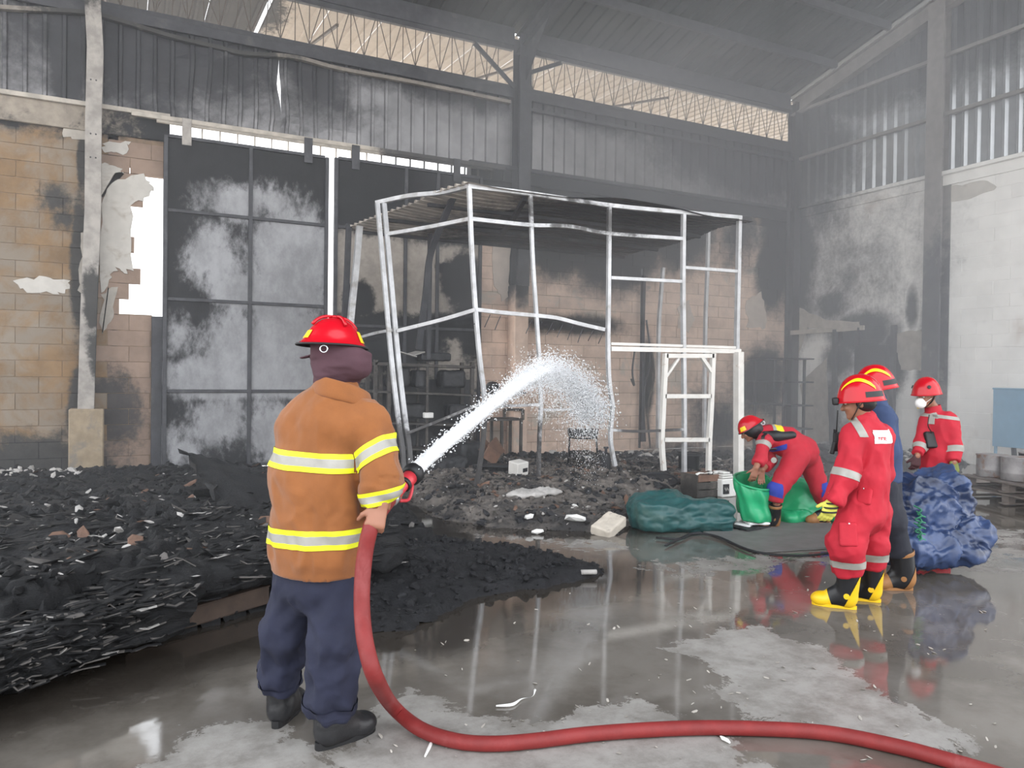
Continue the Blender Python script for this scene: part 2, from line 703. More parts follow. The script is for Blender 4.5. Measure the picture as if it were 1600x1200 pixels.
haze('haze', (-6, 4.6, .02), (14.3, 13.2, 8.0), .009)
o_ = haze('haze', (7.0, 5.2, .03), (14.28, 13.15, 7.9), .034)
o_['label'] = 'denser grey smoke haze filling the hall near the end wall'
o_ = haze('haze', (4.6, 9.3, 2.6), (9.6, 12.9, 7.8), .045)
o_['label'] = 'pale smoke plume drifting up from the burnt booth to the roof'

# ------------------------------------------------------------------ materials of the shell
SOOTW = []


def sp(px, py, r, st=1.0, dy=.0, asp=1.0):
    p = Wl(px, py, dy)
    return (p[0], p[1], p[2], r * asp, r * 2, r, st)


# burn marks on the long wall
s_back = [sp(870, 330, 1.3, 1.7), sp(955, 350, 1.4, 1.7), sp(1060, 350, 1.2, 1.0), sp(1150, 370, .8, .6), sp(1205, 430, .9, 1.2, asp=.55), sp(1225, 380, 1.6, 1.0, asp=.5), sp(803, 415, .8, 1.1, asp=.32), sp(805, 320, .9, 1.2),
          sp(900, 508, .22, .8, asp=6), sp(1190, 590, .9, .8), sp(1012, 600, 1.0, .8, asp=.16), sp(620, 530, .55, .8), sp(1110, 660, .9, .55, asp=1.0), sp(1060, 715, .5, .7, asp=2), sp(640, 730, 1.0, .8)]
s_left = [sp(40, 725, .55, .55, asp=2.5), sp(128, 250, .5, .7, asp=.16), sp(125, 420, 1.2, .7, asp=.12), sp(125, 640, .9, .7, asp=.2), sp(60, 165, .45, .6, asp=3), sp(85, 315, .3, .32), sp(100, 345, .25, .34)]
M_ochre = mat('blocks_ochre', s2l(132, 106, 76), .9, var=.16, vscale=3, bump=.35, bscale=14, soot=s_left, sootcol=s2l(62, 60, 58), rand=.09, col2=s2l(138, 126, 112), c2lo=.42, c2hi=.66, c2scale=1.6, amp=.7)
M_pink = mat('blocks_pink', s2l(150, 128, 113), .9, var=.12, vscale=3, bump=.3, bscale=14, soot=s_left + [sp(160, 640, .8, .5)], sootcol=s2l(70, 66, 64), rand=.06, amp=.6)
M_rear = mat('blocks_rear', s2l(206, 182, 166), .9, var=.14, vscale=3, bump=.3, bscale=14, soot=s_back, sootcol=s2l(28, 28, 30), rand=.06, amp=.7, edge=.34, col2=s2l(190, 178, 166), c2lo=.56, c2hi=.62, c2scale=.8)
M_mortar = mat('mortar', s2l(132, 112, 92), .95, soot=s_back + s_left, sootcol=s2l(24, 24, 26), amp=.7)
M_beam = mat('concrete_beam', s2l(150, 140, 128), .9, var=.18, bump=.25, soot=[sp(900, 300, 2.6, 1.1, asp=3), sp(1150, 320, 1.5, 1.1, asp=2)], sootcol=s2l(34, 34, 37))
M_plaster = mat('plaster_flake', s2l(196, 191, 184), .85, var=.06, bump=.12, col2=s2l(168, 158, 147), c2lo=.52, c2hi=.7)
M_greypl = mat('plaster_grey', s2l(172, 165, 156), .9, var=.14, bump=.2)
M_conc = mat('concrete_plinth', s2l(152, 136, 114), .92, var=.16, bump=.4, bscale=22, col2=s2l(130, 122, 112))
M_steel = mat('scorched_steel', s2l(158, 152, 146), .65, .15, var=.22, bump=.2, bscale=20, soot=[(-.38, 13.2, 8.0, .6, .6, 1.1, .7), sp(150, 470, .55, .8, asp=.35), sp(150, 560, .5, .7, asp=.3)], sootcol=s2l(50, 48, 46), amp=1.1)
M_darksteel = mat('blackened_steel', s2l(58, 58, 62), .6, .2, var=.25, bump=.2, bscale=20, col2=s2l(82, 80, 80), c2lo=.55, c2hi=.75)
M_rail = mat('rail_steel', s2l(172, 164, 154), .55, .3, var=.18, bump=.1, soot=[sp(745, 270, 1.6, 1.0, .2), sp(1000, 300, 3, 1.0, .2)], sootcol=s2l(60, 58, 58))
M_clad = mat('cladding_steel', s2l(128, 127, 129), .42, .5, var=.18, vscale=2.5, bump=.08, soot=[(.6, YW, 6.5, 2.8, 1, 1.1, .62), (2, YW, 7.25, 3.2, 1, .62, 1.0), (5.5, YW, 7.35, 2.4, 1, .75, 1.2), (9, YW, 7.3, 3, 1, .7, 1.1), (13, YW, 6.8, 3.2, 1, 1.0, 1.1), (-.75, YW, 6.2, .3, 1, .9, 1.0), (1.6, YW, 6.5, .6, 1, .8, .55), (3.0, YW, 6.6, .7, 1, .8, .6)],
             sootcol=s2l(46, 46, 50), amp=.8, edge=.3, soot_rough=.7)
M_clad2 = mat('cladding_end', s2l(168, 171, 175), .34, .65, var=.1, vscale=2.5, bump=.06, soot=[(XW, 13.4, 6.7, 1, 2.0, 1.4, .9), (XW, 11, 8.5, 1, 6, 1.3, 1.0), (XW, 8, 8.8, 1, 3, 1.2, .9)], sootcol=s2l(66, 67, 70), amp=.6, edge=.3, soot_rough=.7)
M_roof = mat('roof_sheet', s2l(66, 66, 64), .6, .3, var=.25, vscale=1.2, bump=.08, soot=[(6, 9, 9.2, 9, 3.2, 4, 1.2), (12, 8, 9.2, 4, 3.4, 4, 1.0)], sootcol=s2l(50, 54, 55), amp=.6, edge=.35)
M_awn = mat('awning_sheet', s2l(172, 160, 148), .7, .1, var=.06, bump=.04, soot=[(.6, 14.2, 8.2, 1.9, 3, 2, 1.25), (1.8, 15.0, 8.2, .9, 2, 2, .9)], sootcol=s2l(44, 40, 38), amp=1.0)


def sx(px, py, X=XW):
    return FX(px, py, X)


def se(px, py, r, st=1.0, asp=1.0):
    p = FX(px, py, XW)
    return (p[0], p[1], p[2], r * 2, r * asp, r, st)


M_end = mat('blocks_end', s2l(238, 236, 233), .9, var=.05, vscale=2, bump=.2, bscale=10, rand=.03,
            soot=[se(1225, 420, 2.2, 1.15, .5), se(1320, 420, 1.7, .36, 1.2), se(1285, 330, 1.3, .45), se(1345, 520, .55, 1.0, 1.7), se(1310, 560, .5, .8, 1.0), se(1395, 560, .8, 1.0, .45), se(1455, 580, 1.5, 1.0, .2), se(1300, 480, .6, .6, 1.2), se(1425, 480, .5, .8, .3), se(1330, 690, .5, .55, 1.8), se(1300, 640, 1.0, .7, .3)],
            sootcol=s2l(62, 62, 66), amp=.6, edge=.36, col2=s2l(196, 182, 172), c2lo=.55, c2hi=.8, c2scale=.5)

# ------------------------------------------------------------------ floor: wet concrete with dry patches
def poly_sd(P, poly):
    """signed distance (negative inside) of points to a closed polygon, in the plane"""
    poly = np.asarray(poly, float)
    d = np.full(len(P), 1e9)
    ins = np.zeros(len(P), bool)
    for i in range(len(poly)):
        a, b = poly[i], poly[(i + 1) % len(poly)]
        e, w = b - a, P - a
        t = np.clip((w @ e) / (e @ e + 1e-12), 0, 1)
        d = np.minimum(d, np.linalg.norm(w - t[:, None] * e, axis=1))
        c = (a[1] <= P[:, 1]) != (b[1] <= P[:, 1])
        xs = a[0] + (P[:, 1] - a[1]) / (b[1] - a[1] + 1e-12) * e[0]
        ins ^= c & (P[:, 0] < xs)
    return np.where(ins, -d, d)


def gp(pts, z=0.0):
    return np.array([G(x, y, z)[:2] for x, y in pts])


DRY = [(gp([(1066, 1015), (1110, 991), (1184, 980), (1232, 1002), (1285, 1019), (1324, 1054), (1394, 1078), (1438, 1102), (1495, 1129), (1534, 1164), (1504, 1177), (1425, 1168), (1337, 1142), (1280, 1133), (1232, 1129), (1162, 1120), (1149, 1098), (1110, 1085), (1136, 1059)]), .26, 1.0),
       (gp([(60, 1240), (270, 1165), (330, 1140), (430, 1138), (520, 1190), (560, 1130), (640, 1075), (690, 1105), (760, 1120), (850, 1135), (900, 1113), (1000, 1100), (1050, 1118), (1065, 1135), (1140, 1160), (1120, 1185), (1280, 1205), (1300, 1300), (100, 1300)]), .26, .95),
       (gp([(650, 822), (800, 838), (960, 838), (1010, 862), (960, 872), (880, 862), (720, 838)]), .35, .42),
       (gp([(1000, 880), (1080, 862), (1250, 868), (1400, 862), (1620, 842), (1620, 900), (1480, 903), (1300, 893), (1120, 905), (1010, 897)]), .4, .5),
       (gp([(1440, 850), (1600, 815), (1620, 850), (1500, 872)]), .3, .5),
       ]
nx_, ny_ = 330, 290
gx = np.linspace(-5.0, 14.36, nx_)
gy = np.linspace(.8, 13.4, ny_)
GX, GYY = np.meshgrid(gx, gy, indexing='ij')
FP = np.stack([GX.ravel(), GYY.ravel()], 1)
dry = np.zeros(len(FP))
for poly, soft, lvl in DRY:
    dry = np.maximum(dry, lvl * sst(soft, -soft, poly_sd(FP, poly)))
grime_gleam = np.zeros(len(FP))  # heap grime; beyond it the wet tone is paler, a painted wall reflection
for poly, rad in ((gp([(-160, 1110), (90, 1040), (215, 1010), (420, 955), (600, 905), (640, 770), (470, 742), (0, 748), (-160, 752)]), 1.3), (gp([(420, 950), (640, 985), (735, 935), (850, 918), (942, 895), (830, 868), (640, 836), (560, 856)]), .9), (gp([(690, 812), (860, 828), (985, 824), (1130, 772), (1160, 728), (740, 722), (610, 765)]), .8)):
    grime_gleam = np.maximum(grime_gleam, sst(rad, 0, poly_sd(FP, poly)))
Vf = np.column_stack([FP, np.zeros(len(FP))])
Ff = [(i * ny_ + j, (i + 1) * ny_ + j, (i + 1) * ny_ + j + 1, i * ny_ + j + 1) for i in range(nx_ - 1) for j in range(ny_ - 1)]
# outer slab round the fine part
b0 = len(Vf)
outer = [(-12, -9, 0), (16, -9, 0), (16, 13.62, 0), (-12, 13.62, 0), (-5, .8, 0), (14.36, .8, 0), (14.36, 13.4, 0), (-5, 13.4, 0)]
Vf = np.concatenate([Vf, outer])
Ff += [(b0, b0 + 1, b0 + 5, b0 + 4), (b0 + 1, b0 + 2, b0 + 6, b0 + 5), (b0 + 3, b0, b0 + 4, b0 + 7)]

mfl = bpy.data.materials.new('wet_concrete')
mfl.use_nodes = True
t_ = mfl.node_tree
N_, L_ = t_.nodes, t_.links
B_ = N_['Principled BSDF']
at_ = N_.new('ShaderNodeAttribute')
at_.attribute_name = 'dry'
ge_ = N_.new('ShaderNodeNewGeometry')


def nz_(scale, det=8, ro=.65, dist=0., vec=None):
    n = N_.new('ShaderNodeTexNoise')
    n.inputs['Scale'].default_value = scale
    n.inputs['Detail'].default_value = det
    n.inputs['Roughness'].default_value = ro
    n.inputs['Distortion'].default_value = dist
    L_.new(vec or ge_.outputs['Position'], n.inputs['Vector'])
    return n.outputs['Fac']


def ma_(op, a, b=None, c=None):
    n = N_.new('ShaderNodeMath')
    n.operation = op
    for i, x in enumerate((a, b, c)):
        if x is None: continue
        if isinstance(x, (int, float)): n.inputs[i].default_value = x
        else: L_.new(x, n.inputs[i])
    return n.outputs[0]


def mr_(x, a, b, c=0., d=1.):
    n = N_.new('ShaderNodeMapRange')
    n.interpolation_type = 'SMOOTHSTEP'
    L_.new(x, n.inputs[0])
    for i, v in enumerate((a, b, c, d)): n.inputs[i + 1].default_value = v
    return n.outputs[0]


def mx_(f, a, b):
    n = N_.new('ShaderNodeMix')
    n.data_type = 'RGBA'
    for i, x in ((0, f), (6, a), (7, b)):
        if isinstance(x, tuple): n.inputs[i].default_value = (*x, 1)
        else: L_.new(x, n.inputs[i])
    return n.outputs[2]


fld = ma_('ADD', at_.outputs['Fac'], ma_('ADD', ma_('MULTIPLY_ADD', nz_(1.6, 10, .74, .5), 2.3, -1.15), ma_('MULTIPLY_ADD', nz_(9, 8, .75), .9, -.45)))
dm = mr_(fld, .40, .54)
gr_ = N_.new('ShaderNodeAttribute')
gr_.attribute_name = 'grime_gleam'
wetc = mx_(mr_(nz_(1.3), .35, .65), s2l(92, 86, 79), s2l(118, 112, 105))  # tone raised to paint in the end wall's reflection
wetc = mx_(mr_(ma_('ADD', gr_.outputs['Fac'], ma_('MULTIPLY_ADD', nz_(1.5, 9, .7), .8, -.4)), .1, .75), wetc, s2l(58, 53, 48))
wetc = mx_(mr_(nz_(5, 9, .75), .6, .8), wetc, s2l(62, 57, 53))
dryc = mx_(mr_(nz_(4, 9, .75), .35, .7), s2l(158, 154, 149), s2l(120, 115, 109))
L_.new(mx_(dm, wetc, dryc), B_.inputs['Base Color'])
L_.new(ma_('MULTIPLY_ADD', dm, .5, ma_('MULTIPLY_ADD', mr_(nz_(1.7, 6), .5, .75), .14, .025)), B_.inputs['Roughness'])
L_.new(ma_('MULTIPLY_ADD', dm, -.45, .95), B_.inputs['Specular IOR Level'])
bp_ = N_.new('ShaderNodeBump')
bp_.inputs['Distance'].default_value = .01
L_.new(ma_('MULTIPLY_ADD', dm, .16, .012), bp_.inputs['Strength'])
L_.new(nz_(24, 6, .7), bp_.inputs['Height'])
L_.new(bp_.outputs[0], B_.inputs['Normal'])
floor = obj('floor', Vf, Ff, mfl, kind='structure')
A_ = floor.data.attributes.new('dry', 'FLOAT', 'POINT')
A_.data.foreach_set('value', np.concatenate([dry, np.zeros(8)]).astype(np.float32))
A_ = floor.data.attributes.new('grime_gleam', 'FLOAT', 'POINT')
A_.data.foreach_set('value', np.concatenate([grime_gleam, np.zeros(8)]).astype(np.float32))

# ground outside, seen through gaps; added pale to bounce light under the awning
obj('ground', [(-20, YW + .3, -.02), (30, YW + .3, -.02), (30, YW + 30, -.02), (-20, YW + 30, -.02)], [(0, 1, 2, 3)], mat('yard_concrete', s2l(226, 214, 196), .9), kind='structure')

# ------------------------------------------------------------------ long wall
wall_back = empty('wall_back', (6, YW, 0), kind='structure')
BH, BW_ = .245, .60
brick_mesh = mesh('brick', *box((0, 0, 0), (1, 1, 1), None, .012), [M_ochre])


def brick_of(m):
    me = brick_mesh.copy()
    me.materials.clear()
    me.materials.append(m)
    return me


ME_o, ME_p, ME_r, ME_e = brick_of(M_ochre), brick_of(M_pink), brick_of(M_rear), brick_of(M_end)
X_col = Wl(147, 400)[0]
X_jamb = Wl(238, 600)[0]
X_d0, X_gap, X_d1 = Wl(254, 450, .25)[0], Wl(516, 380, .25)[0], Wl(752, 450, .25)[0]


def pier_edge(z):
    y_top, y_bot = Wl(220, 262)[2], Wl(230, 492)[2]
    if z > y_top: return X_d0 + .12
    if z > y_bot: return Wl(207, 380)[0] + .09 * math.sin(z * 9) + .10 * math.sin(z * 31)
    return X_jamb


small = MB()
nb = 0
far_ = MB()
rows_l = int(5.2 / BH)
for i in range(rows_l):
    z = BH * (i + .5)
    x = -5.6 + (.3 if i % 2 else 0)
    xe = pier_edge(z)
    while x < xe - .05:
        w = min(BW_, xe - x)
        if w > .08:
            m = ME_o if x + w / 2 < X_col else ME_p
            if x < -2.1:
                far_.add(box((x + w / 2, YW + .07, z), (w - .008, .15, BH - .008)))
                x += BW_
                continue
            inst('brick', m, wall_back, (x + w / 2, YW + .07 + RNG.uniform(-.004, .004), z), (0, RNG.uniform(-.004, .004), 0), (w - .008, .15, BH - .008))
            nb += 1
        x += BW_
o_ = far_.build('brick_courses', M_ochre, wall_back)
o_['kind'] = 'stuff'
rows_r = int(5.3 / BH)
for i in range(rows_r):
    z = BH * (i + .5)
    x = X_d1 + .05 - (.3 if i % 2 else 0)
    while x < XW:
        x0, x1 = max(x, X_d1 + .05), min(x + BW_, XW)
        if x1 - x0 > .08:
            c = ((x0 + x1) / 2, YW + .07 + RNG.uniform(-.005, .005), z)
            if nb < 298 and (z < 3.9 and x0 < 12.6):
                inst('brick', ME_r, wall_back, c, (0, 0, 0), (x1 - x0 - .008, .15, BH - .008))
                nb += 1
            else:
                small.add(box(c, (x1 - x0 - .008, .15, BH - .008)))
        x += BW_
o_ = small.build('brick_courses', M_rear, wall_back)
o_['kind'] = 'stuff'
mo = MB()
mo.add(box(((-5.6 + X_jamb - .5) / 2, YW + .056, 2.62), (X_jamb - .5 + 5.6, .10, 5.24)))
zt, zb = Wl(220, 262)[2], Wl(230, 492)[2]
mo.add(box((X_jamb - .3, YW + .056, zb / 2), (.58, .10, zb)))
mo.add(box((X_jamb - .2, YW + .056, (zt + 5.24) / 2), (.9, .10, 5.24 - zt)))
mo.add(box(((X_d1 + XW) / 2 + .03, YW + .056, 2.7), (XW - X_d1, .10, 5.4)))
mo.build('mortar_bed', M_mortar, wall_back)
obj('ring_beam', *box(((-5.6 + X_d0 + .1) / 2, YW + .06, 5.40), (X_d0 + .1 + 5.6, .22, .37), None, .01), M_beam, wall_back)
obj('ring_beam', *box(((X_d1 - .15 + XW) / 2, YW + .06, 5.46), (XW - X_d1 + .15, .22, .28), None, .01), M_beam, wall_back)
obj('door_jamb', *box((X_jamb + .09, YW + .0, Wl(240, 495)[2] / 2), (.22, .30, Wl(240, 495)[2]), None, .008), M_darksteel, wall_back)


# plaster still clinging to the blocks: irregular thin slabs
def flake(name, pts, m, parent, plane, thick=.018, jit=.02, sub=5):
    P = []
    for i in range(len(pts)):
        a, b = np.array(pts[i], float), np.array(pts[(i + 1) % len(pts)], float)
        for t in np.linspace(0, 1, sub, endpoint=False):
            P.append(plane(*(a + (b - a) * t)))
    P = np.array(P)
    P = P + RNG.normal(0, jit, P.shape) * V3(1, 0, 1) if plane is Wl_ else P + RNG.normal(0, jit, P.shape) * V3(0, 1, 1)
    n = V3(0, -1, 0) if plane is Wl_ else V3(-1, 0, 0)
    k = len(P)
    V = np.concatenate([P, P + n * thick])
    F = [tuple(range(k, 2 * k)), tuple(range(k))[::-1]] + [(i, (i + 1) % k, k + (i + 1) % k, k + i) for i in range(k)]
    F[0] = F[0][::-1]
    return obj(name, V, F, m, parent)


def Wl_(px, py): return Wl(px, py, .002)
def En_(px, py): return FX(px, py, XW - .002)


flake('plaster_patch', [(74, 168), (98, 196), (101, 214), (135, 218), (136, 186), (110, 176)], M_greypl, wall_back, Wl_)
flake('plaster_patch', [(20, 438), (60, 433), (106, 438), (108, 452), (92, 460), (40, 457)], M_plaster, wall_back, Wl_)
flake('plaster_patch', [(159, 222), (204, 222), (192, 241), (160, 236)], M_plaster, wall_back, Wl_)
flake('plaster_patch', [(158, 258), (180, 258), (195, 268), (176, 276), (170, 302), (158, 312)], M_plaster, wall_back, Wl_)
flake('plaster_patch', [(176, 280), (222, 272), (240, 290), (236, 306), (205, 320), (206, 420), (195, 428), (185, 420), (172, 432), (160, 460), (157, 320)], M_plaster, wall_back, Wl_, .03)
flake('plaster_patch', [(158, 470), (168, 450), (182, 448), (176, 500), (160, 520)], M_greypl, wall_back, Wl_)
flake('plaster_patch', [(127, 365), (137, 362), (137, 470), (128, 462), (122, 420)], M_greypl, wall_back, Wl_)
M_sootpl = mat('plaster_rear', s2l(186, 174, 164), .9, var=.08, bump=.15)
for pts in ([(770, 372), (796, 368), (797, 455), (785, 470), (770, 440)], [(896, 640), (915, 640), (914, 652), (904, 660), (897, 652)],
            [(1060, 480), (1074, 470), (1084, 500), (1075, 520), (1058, 512)], [(1165, 470), (1190, 455), (1198, 500), (1196, 512), (1168, 512)]):
    flake('plaster_patch', pts, M_sootpl, wall_back, Wl_)

# corrugated cladding above the blocks
def corr(x0, x1, z0, z1, at, pitch=.25, dep=.032, nz=10, fn=None, off=0.0, prof=((0, 0), (.70, 0), (.77, 1), (.93, 1))):
    """ribbed sheet; at(u, v, d) -> point"""
    us, ds = [], []
    k0 = int(math.floor((x0 - off) / pitch)) - 1
    for k in range(k0, k0 + int((x1 - x0) / pitch) + 4):
        for fr, d in prof:
            u = off + (k + fr) * pitch
            if x0 < u < x1:
                us.append(u); ds.append(d)
    pf = list(prof) + [(1.0, prof[0][1])]
    de = lambda u: float(np.interp(((u - off) / pitch) % 1.0, [p[0] for p in pf], [p[1] for p in pf]))
    us, ds = [x0] + us + [x1], [de(x0)] + ds + [de(x1)]
    V, m = [], len(us)
    for j in range(nz + 1):
        v = z0 + (z1 - z0) * j / nz
        for u, d in zip(us, ds):
            a, b, c = (u, v, d * dep)
            if fn: a, b, c = fn(a, b, c)
            V.append(at(a, b, c))
    F = [(j * m + i, j * m + i + 1, (j + 1) * m + i + 1, (j + 1) * m + i) for j in range(nz) for i in range(m - 1)]
    return V, F


X_slit = Wl(437, 125)[0]


def crumple(u, v, d):
    w = sst(-.1, .8, u) * sst(4.4, 3.0, u) * sst(5.62, 5.9, v) * sst(7.15, 6.9, v)
    p = np.array([[u * 1.7, v * .9, 0.]])
    a = float(vnoise(p)[0])
    b = float(vnoise(p * 3.1 + 9)[0])
    return u + .05 * w * a, v, d + w * (.10 * a + .05 * b)


edges = [-6.0]
while edges[-1] < XW - .6: edges.append(edges[-1] + 1.0)
edges[-1] = XW
ci = min(range(len(edges)), key=lambda i: abs(edges[i] - X_slit))
edges[ci] = X_slit
for a, b in zip(edges[:-1], edges[1:]):
    def fn(u, v, d, a=a, b=b):
        u2, v2, d2 = crumple(u, v, d)
        for e, s in ((b, -1), (a, 1)):
            if abs(e - X_slit) < 1e-6 and abs(u - e) < .12:
                g = math.exp(-((v - 6.42) / .2) ** 2)
                u2 += s * .028 * g * (1 - abs(u - e) / .12)
        return u2, v2, d2
    obj('cladding_panel', *corr(a, b, 5.60, 7.10, lambda u, v, d: (u, YW - .02 - d, v), nz=14, fn=fn, dep=.04), M_clad, wall_back)
# girts across it
g1 = spline([Wl(px, py, .10) for px, py in ((-60, -2), (0, 12), (130, 20), (190, 34), (270, 58), (345, 76), (380, 84), (460, 90), (530, 108), (640, 128), (797, 160))], 6)
obj('girt', *sweep(g1, (.045, .03), square=True), mat('girt_steel', s2l(128, 120, 112), .7, .1, var=.25, soot=[sp(330, 80, .8, .9, asp=1.6), sp(150, 20, .8, .8)], sootcol=s2l(52, 50, 48)), wall_back)
obj('girt', *bar((X_d1 + .9, YW - .10, 6.78), (XW, YW - .10, 6.78), .08, .06), M_darksteel, wall_back)
obj('sill_channel', *bar((-5.6, YW - .07, 5.60), (X_d0 + .1, YW - .07, 5.60), .10, .07), M_rail, wall_back)
obj('sill_channel', *bar((X_d1 - .2, YW - .07, 5.60), (XW, YW - .07, 5.60), .10, .07), M_darksteel, wall_back)

# ------------------------------------------------------------------ lattice girders in the open strip under the eave
M_rod = mat('rod_steel', s2l(84, 76, 70), .7, .2, var=.2)
rodV, rodM = sweep([(0, 0, 0), (0, 0, 1)], .0085, 5), None
ME_rod = mesh('rod', *rodV, M_rod)


def girder(x0, x1, label):
    g = empty('lattice_girder', ((x0 + x1) / 2, YW, 7.18), label, 'girder')
    obj('bottom_chord', *bar((x0, YW - .02, 7.16), (x1, YW - .02, 7.16), .09, .10), M_darksteel, g)
    obj('bottom_flange', *bar((x0, YW - .10, 7.03), (x1, YW - .10, 7.03), .05, .16), M_darksteel, g)
    obj('top_chord', *bar((x0, YW - .02, 7.93), (x1, YW - .02, 7.93), .09, .09), M_darksteel, g)
    zb_, zt_ = 7.2, 7.89
    x = x0 + .2
    while x < x1 - .1:
        burnt = x < 2.2
        for dx0, dx1 in ((0, 0), (.24, .24), (0, -.2), (0, .2)):
            a, b = V3(x + dx0, YW - .02, zb_), V3(min(x + dx1, x1), YW - .02, zt_)
            if burnt: b[0] += RNG.uniform(-.12, .12)
            v = b - a
            L = np.linalg.norm(v)
            ry = math.atan2(v[0], v[2])
            inst('rod', ME_rod, g, a, (0, ry, 0), (1, 1, L))
        x += .48
    return g


X_mid = Wl(806, 300)[0]
girder(-6.0, X_mid - .12, 'rusty lattice girder in the open strip between the two tall columns, partly burnt')
girder(X_mid + .14, XW - .25, 'straight lattice girder in the open strip from the black column to the corner')

# awning outside the strip
aw = empty('outside_awning', (6, YW + 1.6, 8.0), 'cream ribbed awning seen through the open strip below the roof', 'awning')
for i in range(24):
    a = -5.6 + i
    if a + 1 > 18.3: continue
    if 1.55 < a + .95 - 1.0 < 1.75: pass
    torn = abs(a - 1.4) < .02
    wv = .93 if torn else .995
    obj('awning_panel', *corr(a, a + wv, 0, 3.6, lambda u, v, d: (u, YW + .12 + v, 8.26 + .05 * v - d), nz=3), M_awn, aw)
obj('awning_fascia', *box((7.85, YW + 3.9, 8.5), (20.8, .06, .22)), M_awn, aw)
for i in range(4):
    obj('awning_bracket', *bar((-.3 + i * 3.65, YW + .1, 7.7), (-.3 + i * 3.65, YW + 3.2, 8.36), .05), M_rod, aw)

# ------------------------------------------------------------------ columns, rafters, roof
def rz(y): return 8.28 + .25 * (YW - y)


def hcol(name, x, y, z0, z1, w, d, m, label, pts=None, face='y'):
    c = empty(name, (x, y, z0), kind='structure')
    c['label'] = label
    tf = .018
    off = pts or [(0, 0), (0, 1)]
    def path(dx, dy):
        return [(x + dx + o, y + dy, z0 + (z1 - z0) * t) for o, t in off]
    if face == 'y':
        obj('flange', *sweep(path(0, -d / 2), (w / 2, tf / 2), square=True, up=(0, 1, 0)), m, c)
        obj('flange', *sweep(path(0, d / 2), (w / 2, tf / 2), square=True, up=(0, 1, 0)), m, c)
        obj('web', *sweep(path(0, 0), (tf / 2, d / 2), square=True, up=(0, 1, 0)), m, c)
    else:
        obj('flange', *sweep(path(-d / 2, 0), (tf / 2, w / 2), square=True, up=(0, 1, 0)), m, c)
        obj('flange', *sweep(path(d / 2, 0), (tf / 2, w / 2), square=True, up=(0, 1, 0)), m, c)
        obj('web', *sweep(path(0, 0), (d / 2, tf / 2), square=True, up=(0, 1, 0)), m, c)
    return c


cl = hcol('column', X_col - .01, YW - .20, Wl(147, 640)[2] + .0, 8.2, .215, .26, M_steel, 'scorched grey steel column on a concrete plinth', [(-.08, 0), (-.05, .2), (.0, .42), (.0, .6), (.02, .75), (-.02, .85), (-.01, 1)])
pl_ = box((X_col - .08, YW - .22, Wl(147, 640, .2)[2] / 2), (.46, .36, Wl(147, 636, .2)[2]), None, .015)
obj('plinth', *pl_, M_conc, cl)
for zz in (4.75, 5.1, 5.9):
    for s in (-1, 1):
        obj('bolt', *lathe([(.012, 0), (.012, .01), (0, .012)], (X_col - .01 + s * .035, YW - .34, zz), (0, -1, 0), 6), M_darksteel, cl)
cm_ = hcol('column', X_mid, YW - .22, 3.3, 8.1, .25, .3, M_darksteel, 'soot black steel column between the two lattice girders')
obj('pilaster', *box((X_mid, YW - .16, 1.66), (.30, .32, 3.32), None, .012), M_rear, cm_)
M_colr = mat('column_right', s2l(128, 124, 122), .7, .1, var=.15, soot=[(14.1, 9.3, 3, .5, 1, 2.2, .55)], sootcol=s2l(70, 70, 74))
pc = FX(1462, 400, XW - .2)
hcol('column', XW - .17, pc[1], 0, rz(pc[1]) - .3, .34, .30, M_colr, 'grey steel column against the white end wall', face='x')
hcol('column', XW - .14, YW - .16, 0, 8.1, .22, .22, M_darksteel, 'sooty corner column where the two walls meet')
for i, (x, lab) in enumerate(((X_col, 'charred rafter over the scorched column'), (X_mid, 'dark smoky rafter over the soot black column'), (XW - .14, 'brownish gable rafter climbing the end wall'))):
    rm = M_darksteel if i < 2 else M_colr
    c = empty('beam', (x, 8, 9), kind='structure')
    c['label'] = lab
    y0, y1 = YW - .1, -1.4
    hh = .34
    for dz in (-.05, -.05 - hh):
        obj('flange', *bar((x, y0, rz(y0) + dz - .10), (x, y1, rz(y1) + dz - .10), .20, .02), rm, c)
    obj('web', *bar((x, y0, rz(y0) - .15 - hh / 2), (x, y1, rz(y1) - .15 - hh / 2), .014, hh), rm, c)
# knee brackets where the mid rafter meets its column
kb = MB()
kb.add(([(X_mid - .01, YW - .35, 8.0), (X_mid - .01, YW - .35, 7.2), (X_mid - .01, YW - 1.3, 8.15), (X_mid + .01, YW - .35, 8.0), (X_mid + .01, YW - .35, 7.2), (X_mid + .01, YW - 1.3, 8.15)], [(0, 1, 2), (5, 4, 3), (0, 3, 4, 1), (1, 4, 5, 2), (2, 5, 3, 0)]))
kb.build('beam_haunch', M_darksteel, None, kind='structure')
for s, lab in ((-1, 'left'), (1, 'right')):
    obj('strut', *bar((X_mid + s * .95, YW - .06, 7.85), (X_mid + s * .12, YW - .12, 7.15 if s < 0 else 7.45), .05, .08), M_darksteel, None, label='dark diagonal strut beside the black column, ' + ('on the burnt girder side' if s < 0 else 'on the corner girder side'), cat='strut')

